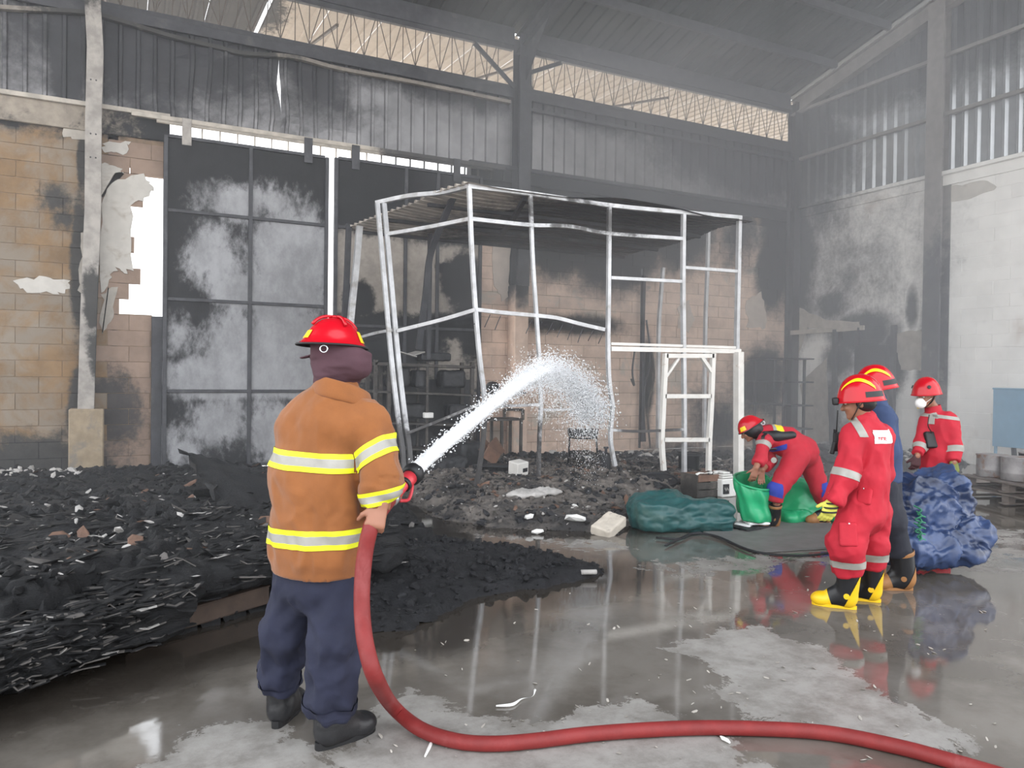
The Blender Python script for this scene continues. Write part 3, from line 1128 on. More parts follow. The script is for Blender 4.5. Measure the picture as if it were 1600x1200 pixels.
ceiling = empty('ceiling', (6, 8, 9), kind='structure')
for i in range(21):
    a = -6.2 + i
    b = min(a + 1.03, XW + .1)
    obj('roof_sheet', *corr(a, b, -1.5, YW + .1, lambda u, v, d: (u, v, rz(v) + .04 + d), nz=3), M_roof, ceiling)
bays = [(-6.2, X_col - .1), (X_col + .1, X_mid - .1), (X_mid + .1, XW - .2)]
for k in range(11):
    y = YW - .04 - k * 1.33
    for a, b in bays:
        obj('purlin', *bar((a, y, rz(y) - (.06 if k else .14)), (b, y, rz(y) - (.06 if k else .14)), .07, .18 if k else .34), M_darksteel, ceiling)
        if k < 10:
            obj('sag_rod', *sweep([((a + b) / 2, y, rz(y) - .05), ((a + b) / 2, y - 1.33, rz(y - 1.33) - .05)], .007, 5), M_rod, ceiling)

# ------------------------------------------------------------------ end wall
wall_right = empty('wall_right', (XW, 8, 0), kind='structure')
ne, restb = 0, MB()
for i in range(22):
    z = BH * (i + .5)
    y = YW - (0 if i % 2 else .3)
    while y > 3.2:
        w = BW_
        c = (XW + .07 + RNG.uniform(-.003, .003), y - w / 2, z)
        if ne < 296 and y > 7.4:
            inst('brick', ME_e, wall_right, c, (0, 0, 0), (.15, w - .008, BH - .008))
            ne += 1
        else: restb.add(box(c, (.15, w - .008, BH - .008)))
        y -= w
o_ = restb.build('brick_courses', M_end, wall_right)
o_['kind'] = 'stuff'
obj('mortar_bed', *box((XW + .062, (YW + 3) / 2, 2.7), (.12, YW - 3 + .3, 5.4)), M_end, wall_right)
obj('ring_beam', *box((XW + .05, (YW + 3) / 2, 5.50), (.18, YW - 3, .22)), M_end, wall_right)
yb = YW
while yb > 3.4:
    a, b = yb - 1.004, yb
    def top(v, u): return v
    V, F = corr(a, b, 0, 1, lambda u, v, d: (XW - .02 - d, u, 5.60 + v * (rz(u) - 5.62)), nz=6, dep=.05, prof=((0, 0), (.5, 0), (.66, 1), (.84, 1)))
    obj('cladding_panel', V, F, M_clad2, wall_right)
    yb -= 1.0
for zz in (5.62, 6.76, 7.9):
    obj('girt', *bar((XW - .09, YW - .1, zz), (XW - .09, 3.3, zz), .09, .07), M_colr if zz > 5.7 else M_end, wall_right)
for pts in ([(1232, 452), (1241, 450), (1246, 480), (1290, 500), (1345, 503), (1343, 514), (1305, 520), (1262, 512), (1246, 560), (1232, 570)], [(1402, 520), (1440, 515), (1446, 545), (1444, 580), (1410, 577), (1400, 548)], [(1250, 600), (1292, 560), (1296, 690), (1262, 690)], [(1484, 292), (1540, 280), (1560, 292), (1520, 308), (1482, 316)]):
    flake('plaster_patch', pts, M_greypl if pts[0][0] < 1480 else M_plaster, wall_right, En_, jit=.015)

# ------------------------------------------------------------------ sliding doors
M_ash = mat('door_ash', s2l(30, 30, 33), .75, .2, var=.2, bump=.12, amp=1.5, edge=.34, fine=.9, sootcol=s2l(146, 146, 149), stretch=(1, 1, .6),
            soot=[sp(375, 315, .35, .9, .25, 1.5), sp(430, 318, .3, .6, .25), sp(340, 372, .3, .6, .25), sp(335, 415, .55, .75, .25, .8), sp(375, 455, .3, 1., .25, 2), sp(455, 400, .85, 1.2, .25, .8), sp(450, 460, .4, 1.3, .25, 1.6), sp(330, 590, .35, 1.3, .25, 2.5), sp(280, 520, .5, .6, .25, .5), sp(360, 540, .7, .75, .25, .7), sp(450, 540, .9, .95, .25, .8), sp(450, 590, .4, 1.2, .25, 2), sp(340, 665, .5, .5, .25), sp(440, 680, .7, .7, .25), sp(280, 700, .4, .6, .25)])
M_leaf2 = mat('door_second', s2l(150, 142, 134), .8, .1, var=.16, bump=.12, sootcol=s2l(28, 28, 31), amp=.9, edge=.16,
              soot=[sp(620, 290, .95, 1.6, .2, 3.0), sp(720, 440, .55, 1.0, .2, .8), sp(735, 500, .9, .9, .2, .4), sp(580, 540, .55, 1.2, .2, 2.5), sp(700, 510, .25, .9, .2, 3), sp(600, 650, 1.0, .8, .2, 2), sp(700, 420, .12, 1., .2, 2.5), sp(560, 470, .3, .9, .2)])


def door(name, x0, x1, zt_, rows, mullions, mp, mf, label):
    yd = YW - .25
    d = empty(name, ((x0 + x1) / 2, yd, .04), kind='structure')
    d['label'] = label
    fw = .07
    xs = [x0] + mullions + [x1]
    for x in (x0 + fw / 2, x1 - fw / 2): obj('stile', *bar((x, yd, .04), (x, yd, zt_), fw, .06), mf, d)
    for x in mullions: obj('mullion', *bar((x, yd, .04), (x, yd, zt_), .055, .06), mf, d)
    for z in rows: obj('rail', *bar((x0 + fw, yd - .003, z), (x1 - fw, yd - .003, z), .05, .05), mf, d)
    for a, b in zip(rows[:-1], rows[1:]):
        for c, e in zip(xs[:-1], xs[1:]):
            n = 6
            V, F = [], []
            wx = RNG.uniform(-.012, .012, (n + 1, n + 1))
            wx[0] = wx[-1] = 0
            wx[:, 0] = wx[:, -1] = 0
            for i in range(n + 1):
                for j in range(n + 1):
                    V.append((c + (e - c) * i / n, yd + .012 + wx[i, j], a + (b - a) * j / n))
            for i in range(n):
                for j in range(n):
                    F.append((i * (n + 1) + j, (i + 1) * (n + 1) + j, (i + 1) * (n + 1) + j + 1, i * (n + 1) + j + 1))
            obj('panel', V, F, mp, d, True)
    return d


zr = [.06] + [FY(385, y, YW - .25)[2] for y in (611, 473, 340, 229)]
M_dfr = mat('door_frame_steel', s2l(62, 62, 66), .6, .2, var=.3, bump=.2, col2=s2l(96, 96, 98), c2lo=.6, c2hi=.8)
door('door_1', X_d0, FY(513, 380, YW - .25)[0], zr[-1], zr, [FY(391, 400, YW - .25)[0]], M_ash, M_dfr, 'sooty steel sliding door with eight ash-marked panels')
zr2 = [.06, FY(640, 610, YW - .25)[2], FY(640, 512, YW - .25)[2], FY(640, 365, YW - .25)[2], zr[-1] + .02]
door('door_2', FY(521, 380, YW - .25)[0], X_d1, zr2[-1], zr2, [FY(633, 440, YW - .25)[0], FY(683, 440, YW - .25)[0]], M_leaf2, M_dfr, 'second steel sliding door, black above and grey below, behind the booth')
rl = empty('door_rail', (3, YW - .2, 5.5), 'bright steel sliding door rail running above both doors', 'rail')
obj('track', *bar((X_d0 - .45, YW - .17, 5.54), (X_d1 + .5, YW - .17, 5.54), .07, .07), M_rail, rl)
obj('track_pipe', *sweep([(X_d0 - .1, YW - .25, 5.46), (X_d1 + .2, YW - .25, 5.46)], .03, 8), M_rail, rl)
for i, (px, py) in enumerate(((292, 206), (482, 235), (556, 246), (714, 266))):
    p = FY(px, py, YW - .3)
    obj('hanger', *box((p[0], YW - .30, p[2]), (.14, .025, .42), None, .006), M_steel if i == 0 else M_dfr, rl)
for i in range(22):
    x = X_d0 + .3 + i * .27
    obj('track_cleat', *box((x, YW - .12, 5.40), (.02, .05, .16)), M_rail, rl)
# ------------------------------------------------------------------ the burnt booth: a frame of square tube with a ribbed roof
M_tube = mat('galvanised_tube', s2l(188, 188, 190), .45, .35, var=.16, vscale=5, bump=.06, soot=[(3.9, 8.7, .4, 1.2, 2, .9, .8), (6.6, 8.7, .7, .5, 2, .7, 1.0), (5.6, 8.8, 3.7, 1.4, 2, .25, .5)], sootcol=s2l(70, 68, 68), amp=1.2, col2=s2l(150, 146, 142), c2lo=.55, c2hi=.7)
M_white = mat('white_rusty_paint', s2l(226, 222, 216), .6, var=.06, bump=.1, col2=s2l(168, 128, 96), c2lo=.6, c2hi=.74, c2scale=5)
M_broof = mat('booth_roof', s2l(190, 180, 170), .6, .3, var=.2, vscale=2, bump=.08, soot=[(6.8, 10.5, 3.9, 2.6, 3, 2, 1.0)], sootcol=s2l(46, 46, 50), amp=.8, edge=.3)
M_char = mat('char', s2l(22, 22, 24), .62, var=.35, vscale=9, bump=1.0, bscale=34, spec=.45, col2=s2l(62, 60, 59), c2lo=.54, c2hi=.80, c2scale=2.2, stretch=(1, 1.6, 3))
M_charmat = mat('char_mat', s2l(25, 25, 28), .7, var=.25, vscale=12, bump=1.0, bscale=40, spec=.45, col2=s2l(42, 42, 45), c2lo=.5, c2hi=.7, c2scale=5)
M_ash_r = mat('ash_heap', s2l(112, 105, 99), .85, var=.3, vscale=9, bump=.9, bscale=30, col2=s2l(52, 50, 50), c2lo=.40, c2hi=.62, c2scale=1.9)
M_ashlight = mat('pale_ash', s2l(176, 172, 168), .9, var=.15, bump=.6, bscale=40, rand=.15)
M_whitefl = mat('white_flake', s2l(236, 234, 230), .8, var=.05, bump=.2)
M_browns = mat('rusty_brown_scrap', s2l(110, 84, 70), .8, var=.25, bump=.4, rand=.2)
M_greyash = mat('grey_plate', s2l(90, 86, 83), .85, var=.3, bump=.5)
M_blacks = mat('black_scrap', s2l(34, 34, 37), .6, var=.3, bump=.4, rand=.3)

YB = 8.76
booth = empty('booth_frame', (6, 10, 0), 'buckled frame of pale square tubes with a ribbed roof, burnt booth against the wall', 'booth frame')
fp = lambda pts, Y=YB: [FY(x, y, Y) for x, y in pts]


def tubep(name, P, w=.025, m=None, sm=True, par=None, **kw):
    P = np.asarray(P, float)
    if sm and len(P) > 2: P = spline(P, 5)
    up = (0, 1, 0) if abs(P[-1][2] - P[0][2]) > np.linalg.norm((P[-1] - P[0])[:2]) else (0, 0, 1)
    return obj(name, *sweep(P, (w, w) if not isinstance(w, tuple) else w, square=True, up=up), m or M_tube, par or booth, **kw)


tubep('post', fp([(733, 291), (737, 390), (743, 486), (750, 565), (756, 612), (757, 657), (752, 710), (744, 762)]))
tubep('post', fp([(829, 303), (832, 400), (838, 492), (843, 570), (845, 632), (843, 680), (841, 748)]), .022)
tubep('post', fp([(952, 320), (951, 440), (950, 545), (952, 600), (957, 633), (955, 660), (954, 690), (961, 728)]), .025)
tubep('post', fp([(1068, 332), (1067, 440), (1068, 545), (1069, 640), (1069, 750)]), .028)
tubep('post', fp([(1155, 340), (1153, 440), (1151, 545), (1150, 745)]), .03)
tubep('corner_jamb', fp([(1154, 550), (1154, 750)], YB - .06), .055, M_white, label='white corner jamb')
side = [D(600, 318, 10.65), D(611, 440, 10.5), D(622, 560, 10.4), D(633, 655, 10.3), D(640, 705, 10.2), D(636, 745, 9.6), D(620, 772, 9.0), D(629, 812, 8.35)]
tubep('side_post', side[:5] + [D(641, 745, 10.1)], .03)
tubep('side_post', [p + V3(-.085, .03, 0) for p in side[:5]] + [D(631, 745, 10.1)], .028)
tubep('post_stub', [D(617, 762, 8.9), D(624, 790, 8.6), D(629, 813, 8.3)], (.03, .05), label='bent grey foot of the side post')
tubep('back_post', [D(562, 352, 11.9), D(556, 420, 11.9), D(548, 500, 11.8), D(542, 600, 11.8)], .045, M_tube)
tubep('back_post', [D(545, 350, 12.0), D(541, 450, 12.0), D(534, 560, 12.0)], .04, M_darksteel)
for pts, Y in (([(1107, 362), (1105, 430), (1102, 515), (1100, 700)], 11.6), ([(1036, 418), (1032, 470), (1029, 525), (1028, 700)], 11.8), ([(1006, 430), (1004, 520), (1003, 690)], 11.9)):
    tubep('back_post', fp(pts, Y), .03, M_tube if Y < 11.85 else M_darksteel)
tubep('header_rail', fp([(731, 291), (830, 303), (952, 321), (1068, 332), (1158, 340)]), .027)
tubep('side_header', [D(588, 317, 10.75), D(640, 306, 10.4), D(690, 301, 10.0), D(733, 291, 9.56)], .027)
tubep('front_rail', fp([(735, 342), (780, 347), (832, 352), (890, 354), (952, 365), (1066, 373)]), .024)
tubep('front_rail', fp([(745, 484), (790, 489), (838, 493)]), .024)
tubep('front_rail', fp([(838, 493), (870, 497), (905, 506), (944, 515)]), .024)
tubep('front_rail', fp([(954, 434), (1066, 440)]), .022)
tubep('front_rail', fp([(1070, 418), (1152, 424)]), .022)
tubep('front_rail', fp([(954, 537), (1150, 543)]), .018, M_white)
tubep('front_rail', fp([(954, 545), (1156, 549)]), .032, M_white, label='heavy white rail over the door opening')
tubep('front_rail', fp([(758, 634), (800, 634), (845, 632)]), .018)
tubep('front_rail', fp([(845, 640), (880, 640), (915, 638), (955, 633)]), .014)
tubep('front_rail', fp([(957, 672), (1000, 674), (1068, 671)]), .018)
tubep('side_rail', [D(605, 366, 10.6), D(670, 355, 10.1), D(735, 342, 9.6)], .024)
tubep('side_rail', [D(622, 517, 10.4), D(690, 500, 9.95), D(744, 484, 9.56)], .024)
tubep('side_rail', [D(637, 677, 10.2), D(700, 652, 9.9), D(758, 628, 9.5)], .018)
tubep('side_rail', [D(564, 527, 11.6), D(590, 520, 11.0), D(618, 515, 10.5)], .02)
tubep('brace', [D(712, 300, 10.2), D(690, 350, 10.4), D(672, 400, 10.6), D(665, 460, 10.7), D(654, 545, 10.9)], (.04, .03), M_darksteel)
tubep('brace', [D(672, 365, 12.0), D(671, 450, 12.0), D(669, 560, 12.0)], .03, M_darksteel)
tubep('brace', [D(820, 310, 10.0), D(800, 345, 10.8), D(785, 365, 11.6)], .03, M_darksteel)
for k in range(13):
    a = np.array((750, 490)) + (np.array((944, 517)) - np.array((750, 490))) * (k / 12)
    if 2 < k < 5: continue
    obj('hook', *sweep(fp([(a[0], a[1] - 1), (a[0] - 4, a[1] + 8), (a[0] - 9, a[1] + 17 + (k * 37 % 7))]), .006, 5), M_darksteel, booth)
# ribbed roof: ribs run along the front
zroof = D(733, 290, 9.56)[2]


def roof_at(u, v, d):
    # u along front 0..1 from the front edge to the back, v along the booth
    y = YB - .08 + u
    x = 3.80 - .20 * u + v * (8.5 - 3.80 + .20 * u)
    sag = -.05 * math.sin(v * 9) * (1 - v) - .04 * u
    return (x, y, zroof + .03 + d + sag + .03 * float(vnoise(np.array([[v * 6, u * 1.4, 3.]]))[0]))


obj('roof_sheet', *corr(0, 3.3, 0, 1, roof_at, pitch=.16, dep=.035, nz=24), M_broof, booth)
for u in (1.1, 2.2, 3.2):
    obj('roof_bearer', *bar(roof_at(u, .02, -.05), roof_at(u, .98, -.05), .05), M_darksteel, booth)
# the white door frame in the opening
dfm = fp([(1040, 552), (1036, 640), (1034, 690), (1037, 735)])
tubep('door_stile', dfm, (.032, .03), M_white)
tubep('door_stile', fp([(1114, 552), (1111, 630), (1108, 690), (1107, 745)]), (.034, .03), M_white, label='rust-streaked white door stile')
for a, b, w in (((1040, 556), (1114, 556), .03), ((1038, 619), (1110, 619), .03), ((1036, 687), (1107, 687), .03), ((1041, 588), (1060, 560), .018), ((1096, 558), (1111, 580), .026)):
    tubep('door_rung' if a[1] > 600 or b[1] == 556 else 'gusset', fp([a, b]), w, M_white)
tubep('door_sill', fp([(1069, 744), (1128, 746)]), .02, M_white)

# ------------------------------------------------------------------ burnt furniture behind and inside the booth
M_rack = mat('burnt_rack', s2l(74, 70, 67), .75, .1, var=.3, bump=.3, col2=s2l(112, 104, 96), c2lo=.55, c2hi=.7)
YR = 12.0
rack = empty('shelving_rack', FY(665, 740, YR), 'scorched shelving rack behind the near corner of the booth', 'rack')
for px in (587, 608, 668, 738):
    for dy in (0, .45):
        obj('leg', *bar(FY(px, 562 + (4 if px > 600 else 0), YR) + V3(0, dy, 0), FY(px, 562, YR) * V3(1, 0, 0) + V3(0, YR + dy, .0), .06 if px != 668 else .04), M_rack, rack)
for py in (568, 612, 660, 700):
    a, b = FY(585, py, YR), FY(742, py + 6, YR)
    obj('shelf', *box((a + b) / 2 + V3(0, .22, 0), (abs(b[0] - a[0]), .5, .05 if py < 570 else .035), rotm(0, -math.atan2(b[2] - a[2], b[0] - a[0]), 0), .006), M_rack, rack)
obj('back_panel', *box((FY(590, 640, YR + .47) + FY(740, 640, YR + .47)) / 2 + V3(0, 0, -.05), (1.7, .02, 1.15)), M_blacks, rack)


def lump(name, c, size, m, label, cat, group=None, seed=0, res=.02, amp=.03, f=9., R=None, box_=True):
    pr = [rbx(c, np.array(size) / 2, R, min(size) * .2)] if box_ else [ell(c, np.array(size) / 2, R)]
    V, F = sdf_mesh(pr, res, lambda P: amp * fbm(P * f + seed * 7.7, 3))
    V[:, 2] = np.maximum(V[:, 2], c[2] - size[2] / 2 if R is None else -9)
    return obj(name, V, F, m, None, True, label=label, cat=cat, group=group)


def on(px, py, Y):
    return FY(px, py, Y)


p = on(655, 561, YR + .2)
lump('charred_bundle', (p[0] + .25, YR + .22, p[2] + .04), (.55, .35, .14), M_blacks, 'black charred bundle lying on the rack top', 'bundle')
for i, (px, w) in enumerate(((633, .30), (648, .24))):
    q = on(px, 556, YR + .2)
    obj('burnt_papers', *box((q[0], YR + .15 + .05 * i, q[2] + .03 + .012 * i), (w, .26, .02), rotm(.05, .25 - .5 * i, .3 * i), .002), M_ashlight, None, label=('curled grey sheet of burnt paper at the end of the rack top', 'curled grey sheet of burnt paper beside the black bundle')[i], cat='paper')
for i, (px, py, w, h, m, lab) in enumerate(((622, 606, .34, .34, M_blacks, 'black burnt box at the near end of the middle rack shelf'), (655, 606, .22, .30, M_blacks, 'narrow black burnt box in the middle of the rack shelf'), (705, 606, .42, .30, M_blacks, 'wide black burnt box at the far end of the rack shelf'),
                                            (640, 654, .5, .26, M_blacks, 'long scorched carton on the lower rack shelf'), (712, 655, .32, .26, M_blacks, 'square scorched carton on the lower rack shelf'))):
    q = on(px, py, YR + .2)
    lump('burnt_box', (q[0], YR + .22, q[2] + h / 2 + .0), (w, .36, h), m, lab, 'box', 'burnt boxes on the rack', i, .02, .02)
q = on(670, 649, YR - .05)
obj('white_label_box', *box((q[0], YR - .02, q[2]), (.16, .10, .09), None, .01), M_whitefl, None, label='small pale box at the front edge of the rack shelf', cat='box')
lump('charred_drum', on(733, 715, 11.4) + V3(0, 0, -.05), (.5, .5, .62), M_blacks, 'soot black drum among wreckage below the rack', 'drum', seed=3, amp=.02)
lump('charred_crate', on(690, 735, 10.8), (.7, .5, .45), M_blacks, 'black burnt crate in the wreckage under the leaning post', 'crate', seed=5, amp=.05)
# small burnt table by the wall
YT = 12.6
tb = empty('burnt_table', on(785, 735, YT), 'small scorched table frame beside the rack', 'table')
a, b = on(755, 656, YT), on(818, 656, YT)
obj('tabletop', *box((a + b) / 2 + V3(0, .25, 0), (b[0] - a[0], .5, .04), None, .006), M_rack, tb)
for px in (758, 785, 815):
    q = on(px, 656, YT)
    obj('leg', *bar((q[0], YT + .02, 0), (q[0], YT + .02, q[2]), .05), M_rack, tb)
    obj('leg', *bar((q[0], YT + .46, 0), (q[0], YT + .46, q[2]), .05), M_rack, tb)
for pa, pb in (((788, 640), (817, 640)), ((788, 640), (788, 656)), ((817, 640), (817, 656))):
    obj('back_frame', *bar(on(*pa, YT + .45), on(*pb, YT + .45), .05), M_rack, tb)
pc_ = on(770, 612, 13.1)
pg = empty('wall_shelf', pc_, 'charred plank shelf fixed to the block wall above the small table', 'shelf')
obj('plank', *box(pc_ + V3(.2, -.02, -.02), (.85, .32, .04), None, .006), M_rack, pg)
for d_ in (-.1, .5): obj('bracket', *bar(pc_ + V3(d_, .1, -.04), pc_ + V3(d_, -.12, -.04), .03, .05), M_rack, pg)
for i, dx in enumerate((-.02, .42)):
    lump('burnt_roll', pc_ + V3(dx, -.03, .10), (.26, .26, .2), M_blacks, ('dark burnt roll at the near end of the wall shelf', 'dark burnt roll at the far end of the wall shelf')[i], 'roll', None, i, .015, .012, box_=False)
# conduit on the wall by the booth's far bay
for (px, lab) in ((1003, 'sooty thin conduit'),):
    pass
cb = empty('cable_bundle', Wl(1010, 640, .1), 'scorched cable bundle hanging down the block wall', 'cable')
for i, pts in enumerate(([(1003, 420), (1002, 520), (1001, 600), (999, 700)], [(1010, 500), (1016, 560), (1006, 620), (1008, 690)], [(1018, 545), (1022, 590), (1012, 640), (1016, 700)], [(992, 545), (988, 580), (991, 602), (986, 592)])):
    obj('cable', *sweep(spline([Wl(x, y, .12 + .05 * i) for x, y in pts], 6), .02 + .006 * (i == 0), 6), M_darksteel if i != 2 else M_rack, cb)

# folding chair
YC = 10.6
M_chair = mat('chair_black', s2l(36, 36, 38), .5, .2, var=.2, bump=.1)
ch = empty('folding_chair', on(912, 735, YC), 'burnt black metal folding chair inside the booth by the block wall', 'chair')
cx = lambda px, py, dy=0: FY(px, py, YC + dy)
obj('backrest', *sweep(spline([cx(890, 669), cx(893, 683), cx(910, 685), cx(928, 683), cx(932, 670)], 5), (.012, .05), square=True, up=(0, 1, 0)), M_chair, ch)
bk = [rbx((cx(911, 676)), (.20, .012, .07), rotm(-.15, 0, 0), .012)]
obj('backrest_panel', *sdf_mesh(bk, .008), M_chair, ch, True)
for s in (-1, 1):
    xx0 = 911 + s * 20
    obj('leg', *sweep([cx(xx0, 670), cx(xx0 + s * 2, 700), cx(xx0 + s * 6, 742, -.22)], .013, 6), M_chair, ch)
    obj('leg', *sweep([cx(xx0 + s * 1, 692), cx(xx0 + s * 4, 742, .32)], .013, 6), M_chair, ch)
obj('seat', *sdf_mesh([rbx(cx(913, 708, -.18), (.19, .19, .012), rotm(.1, 0, 0), .012)], .009), M_chair, ch, True)
obj('crossbar', *bar(cx(893, 708), cx(934, 710), .02), M_chair, ch)
obj('crossbar', *bar(cx(889, 732, -.2), cx(937, 732, -.2), .018), M_chair, ch)
# gas bottle
gq = on(950, 735, 9.3)
gb = empty('gas_bottle', (gq[0], 9.3, 0), 'small blackened gas bottle standing by the bent booth post', 'bottle')
zt2 = on(948, 697, 9.3)[2]
obj('body', *lathe([(.06, 0), (.075, .02), (.075, zt2 - .2), (.06, zt2 - .13), (.025, zt2 - .09)], (gq[0] - .04, 9.3, 0), n=16), M_blacks, gb, True)
obj('valve', *lathe([(.02, 0), (.02, .06), (.035, .065), (.035, .09), (0, .09)], (gq[0] - .04, 9.3, zt2 - .1), n=10), M_darksteel, gb)

# white appliance box with a square window
YA = 9.4
ap = FY(810, 731, YA)
ab_ = empty('appliance', ap + V3(0, 0, -.12), 'dented white metal appliance with a dark square opening on the ash heap', 'appliance')
Ra = rotm(.12, -.08, .25)
obj('body', *box(ap, (.21, .2, .19), Ra, .012), M_white, ab_)
obj('opening', *box(ap + Ra @ V3(.035, -.101, -.015), (.085, .012, .055), Ra, .003), M_blacks, ab_, label='dark square opening')
obj('foot', *box(ap + Ra @ V3(-.06, 0, -.115), (.03, .12, .05), Ra), M_blacks, ab_)
obj('foot', *box(ap + Ra @ V3(.06, 0, -.115), (.03, .12, .05), Ra), M_blacks, ab_)
# burnt black crate (grid) under it
lc = empty('plastic_crate', FY(775, 748, 9.5), 'black slatted crate half buried in ash beside the white appliance', 'crate')
for i in range(8):
    x = FY(742 + i * 7.5, 735, 9.5)
    obj('slat', *bar(x + V3(0, 0, -.2), x + V3(0, .02, .05), .018, .01), M_blacks, lc)
for k in range(3):
    obj('rim', *bar(FY(739, 728 + 9 * k, 9.48), FY(797, 730 + 9 * k, 9.48), .012, .03), M_blacks, lc)
obj('side', *box(FY(768, 738, 9.75), (.46, .3, .22), None, .01), M_blacks, lc)
# rusty folded sheets
for i, (px, py, a) in enumerate(((768, 712, .5), (775, 700, .9), (762, 704, .7))):
    q = FY(px, py, 10.6 + .1 * i)
    obj('rusty_sheet', *box(q, (.30, .02, .2), rotm(.2, a, .3), .003), M_browns, None, label=('reddish buckled sheet lowest behind the slatted crate', 'reddish buckled sheet highest behind the slatted crate', 'reddish buckled sheet nearest the rack behind the slatted crate')[i], cat='sheet')

# black tubs and bins in the far bay
def tub(name, px, py, Y, r, h, tilt, label, cat, m=None, az=0):
    c = FY(px, py, Y)
    t = empty(name, c, label, cat)
    ax = nrm((math.sin(tilt) * math.cos(az), math.sin(tilt) * math.sin(az), math.cos(tilt)))
    obj('body', *lathe([(r * .8, 0), (r * .86, .02), (r, h - .03), (r + .02, h - .02), (r + .02, h), (r - .01, h), (r * .82, .04), (0, .04)], c, ax, 20), m or M_blacks, t, True)
    obj('rim', *lathe([(r + .005, h - .05), (r + .03, h - .045), (r + .03, h - .02), (r + .005, h - .015)], c, ax, 20), m or M_blacks, t, True)
    return t


tub('waste_bin', 1076, 752, 9.6, .17, .46, 0, 'dark round bin behind the white door frame', 'bin')
tub('washing_tub', 1028, 775, 8.5, .24, .26, .25, 'black melted tub lying in the heap before the booth door', 'tub', az=-1.9)
tub('bent_basin', 1022, 782, 8.0, .20, .16, .3, 'charred basin at the foot of the heap beside the sooty crate', 'basin', az=-2.4)
# crate with white rim
cr = empty('sooty_crate', FY(1098, 785, 7.9), 'dark wooden crate with ash white rim before the booth door', 'crate')
cc = FY(1098, 766, 8.0)
cs = (.46, .34, .30)
for s in (-1, 1):
    obj('side', *box((cc[0] + s * cs[0] / 2, cc[1], .15), (.025, cs[1], cs[2]), None, .004), M_rack, cr)
    for k in range(3):
        obj('plank', *box((cc[0], cc[1] + s * cs[1] / 2, .05 + k * .1), (cs[0], .022, .088), None, .004), M_rack if k < 2 else M_browns, cr)
obj('bottom', *box((cc[0], cc[1], .015), (cs[0], cs[1], .03)), M_rack, cr)
for k in range(7):
    obj('rim_ash', *chunk((cc[0] - .22 + k * .075, cc[1] - .16 + .02 * (k % 2), .32), (.045, .03, .02)), M_whitefl, cr, label='white ash crust')
# white battery with black front
bt = empty('battery_box', FY(1137, 800, 7.75), 'white box with a dark printed front beside the sooty crate', 'box')
bc = FY(1136, 778, 7.75)
bz = .20
obj('body', *box((bc[0] + .02, 7.85, bz / 2 + .02), (.25, .24, bz + .04), None, .012), M_whitefl, bt)
obj('front_label', *box((bc[0] - .045, 7.72, bz / 2 + .01), (.10, .01, .13)), M_blacks, bt, label='dark front label')
for i in range(3):
    obj('lid', *box((bc[0] + .02 - .02 * i, 7.84, bz + .06 + i * .03), (.22 - .05 * i, .2, .022), None, .006), M_whitefl, bt)
for i in range(4):
    obj('print_mark', *box((bc[0] - .07 + .018 * i, 7.713, bz / 2 + .02 - .02 * (i % 2)), (.010, .004, .03)), M_ashlight, bt)

# ------------------------------------------------------------------ heaps of char and ash
HEAP, KEEP = {}, []


def heap(name, poly, hf, m, label, cat, res=.03, edge=.22, rag=.12, seed=0, ter=0.0, rough=.05, lim=None):
    poly = np.asarray(poly)
    lo, hi = poly.min(0) - .2, poly.max(0) + .2
    if lim: hi = np.minimum(hi, lim)
    nx, ny = int((hi[0] - lo[0]) / res), int((hi[1] - lo[1]) / res)
    X, Y = np.meshgrid(np.linspace(lo[0], hi[0], nx), np.linspace(lo[1], hi[1], ny), indexing='ij')
    P = np.stack([X.ravel(), Y.ravel()], 1)
    P3 = np.column_stack([P, np.full(len(P), seed * 3.7)])
    w = np.stack([fbm(P3 * 2.3, 4), fbm(P3 * 2.3 + 40, 4)], 1) * rag * 2 + np.stack([fbm(P3 * 11, 3), fbm(P3 * 11 + 40, 3)], 1) * rag * .6
    sd = -poly_sd(P + w, poly)
    h = hf(P) * sst(-.02, edge, sd)
    n = 1 - np.abs(fbm(P3 * 2.6 + 5, 5))
    h = h + rough * (n - .6) * 2.2 * sst(0, .15, sd) + rough * .9 * fbm(P3 * 13, 4) * sst(0, .1, sd)
    if ter:
        q = h / ter + .35 * fbm(P3 * 1.6 + 21, 3)
        h = (np.floor(q) + sst(.55, .95, q - np.floor(q))) * ter * .8 + h * .2
    h = np.where(sd > -.02, np.maximum(h, .004), -.03)
    keep = sd > -.05
    V = np.column_stack([P, h])
    k = keep.reshape(nx, ny)
    F = []
    kk = k[:-1, :-1] & k[1:, :-1] & k[1:, 1:] & k[:-1, 1:]
    for i, j in np.argwhere(kk):
        a = i * ny + j
        F.append((a, a + ny, a + ny + 1, a + 1))
    used = np.unique(np.array(F))
    mp = np.full(len(V), -1)
    mp[used] = np.arange(len(used))
    V = V[used]
    F = [tuple(mp[list(f)]) for f in F]
    o = obj(name, V, F, m, None, True, label=label, cat=cat, kind='stuff')

    def height(x, y):
        i = np.clip(np.round((np.asarray(x) - lo[0]) / (hi[0] - lo[0]) * (nx - 1)).astype(int), 0, nx - 1)
        j = np.clip(np.round((np.asarray(y) - lo[1]) / (hi[1] - lo[1]) * (ny - 1)).astype(int), 0, ny - 1)
        return np.maximum(h.reshape(nx, ny)[i, j], 0), sd.reshape(nx, ny)[i, j]
    HEAP[id(height)] = o
    KEEP.append(height)
    return o, height


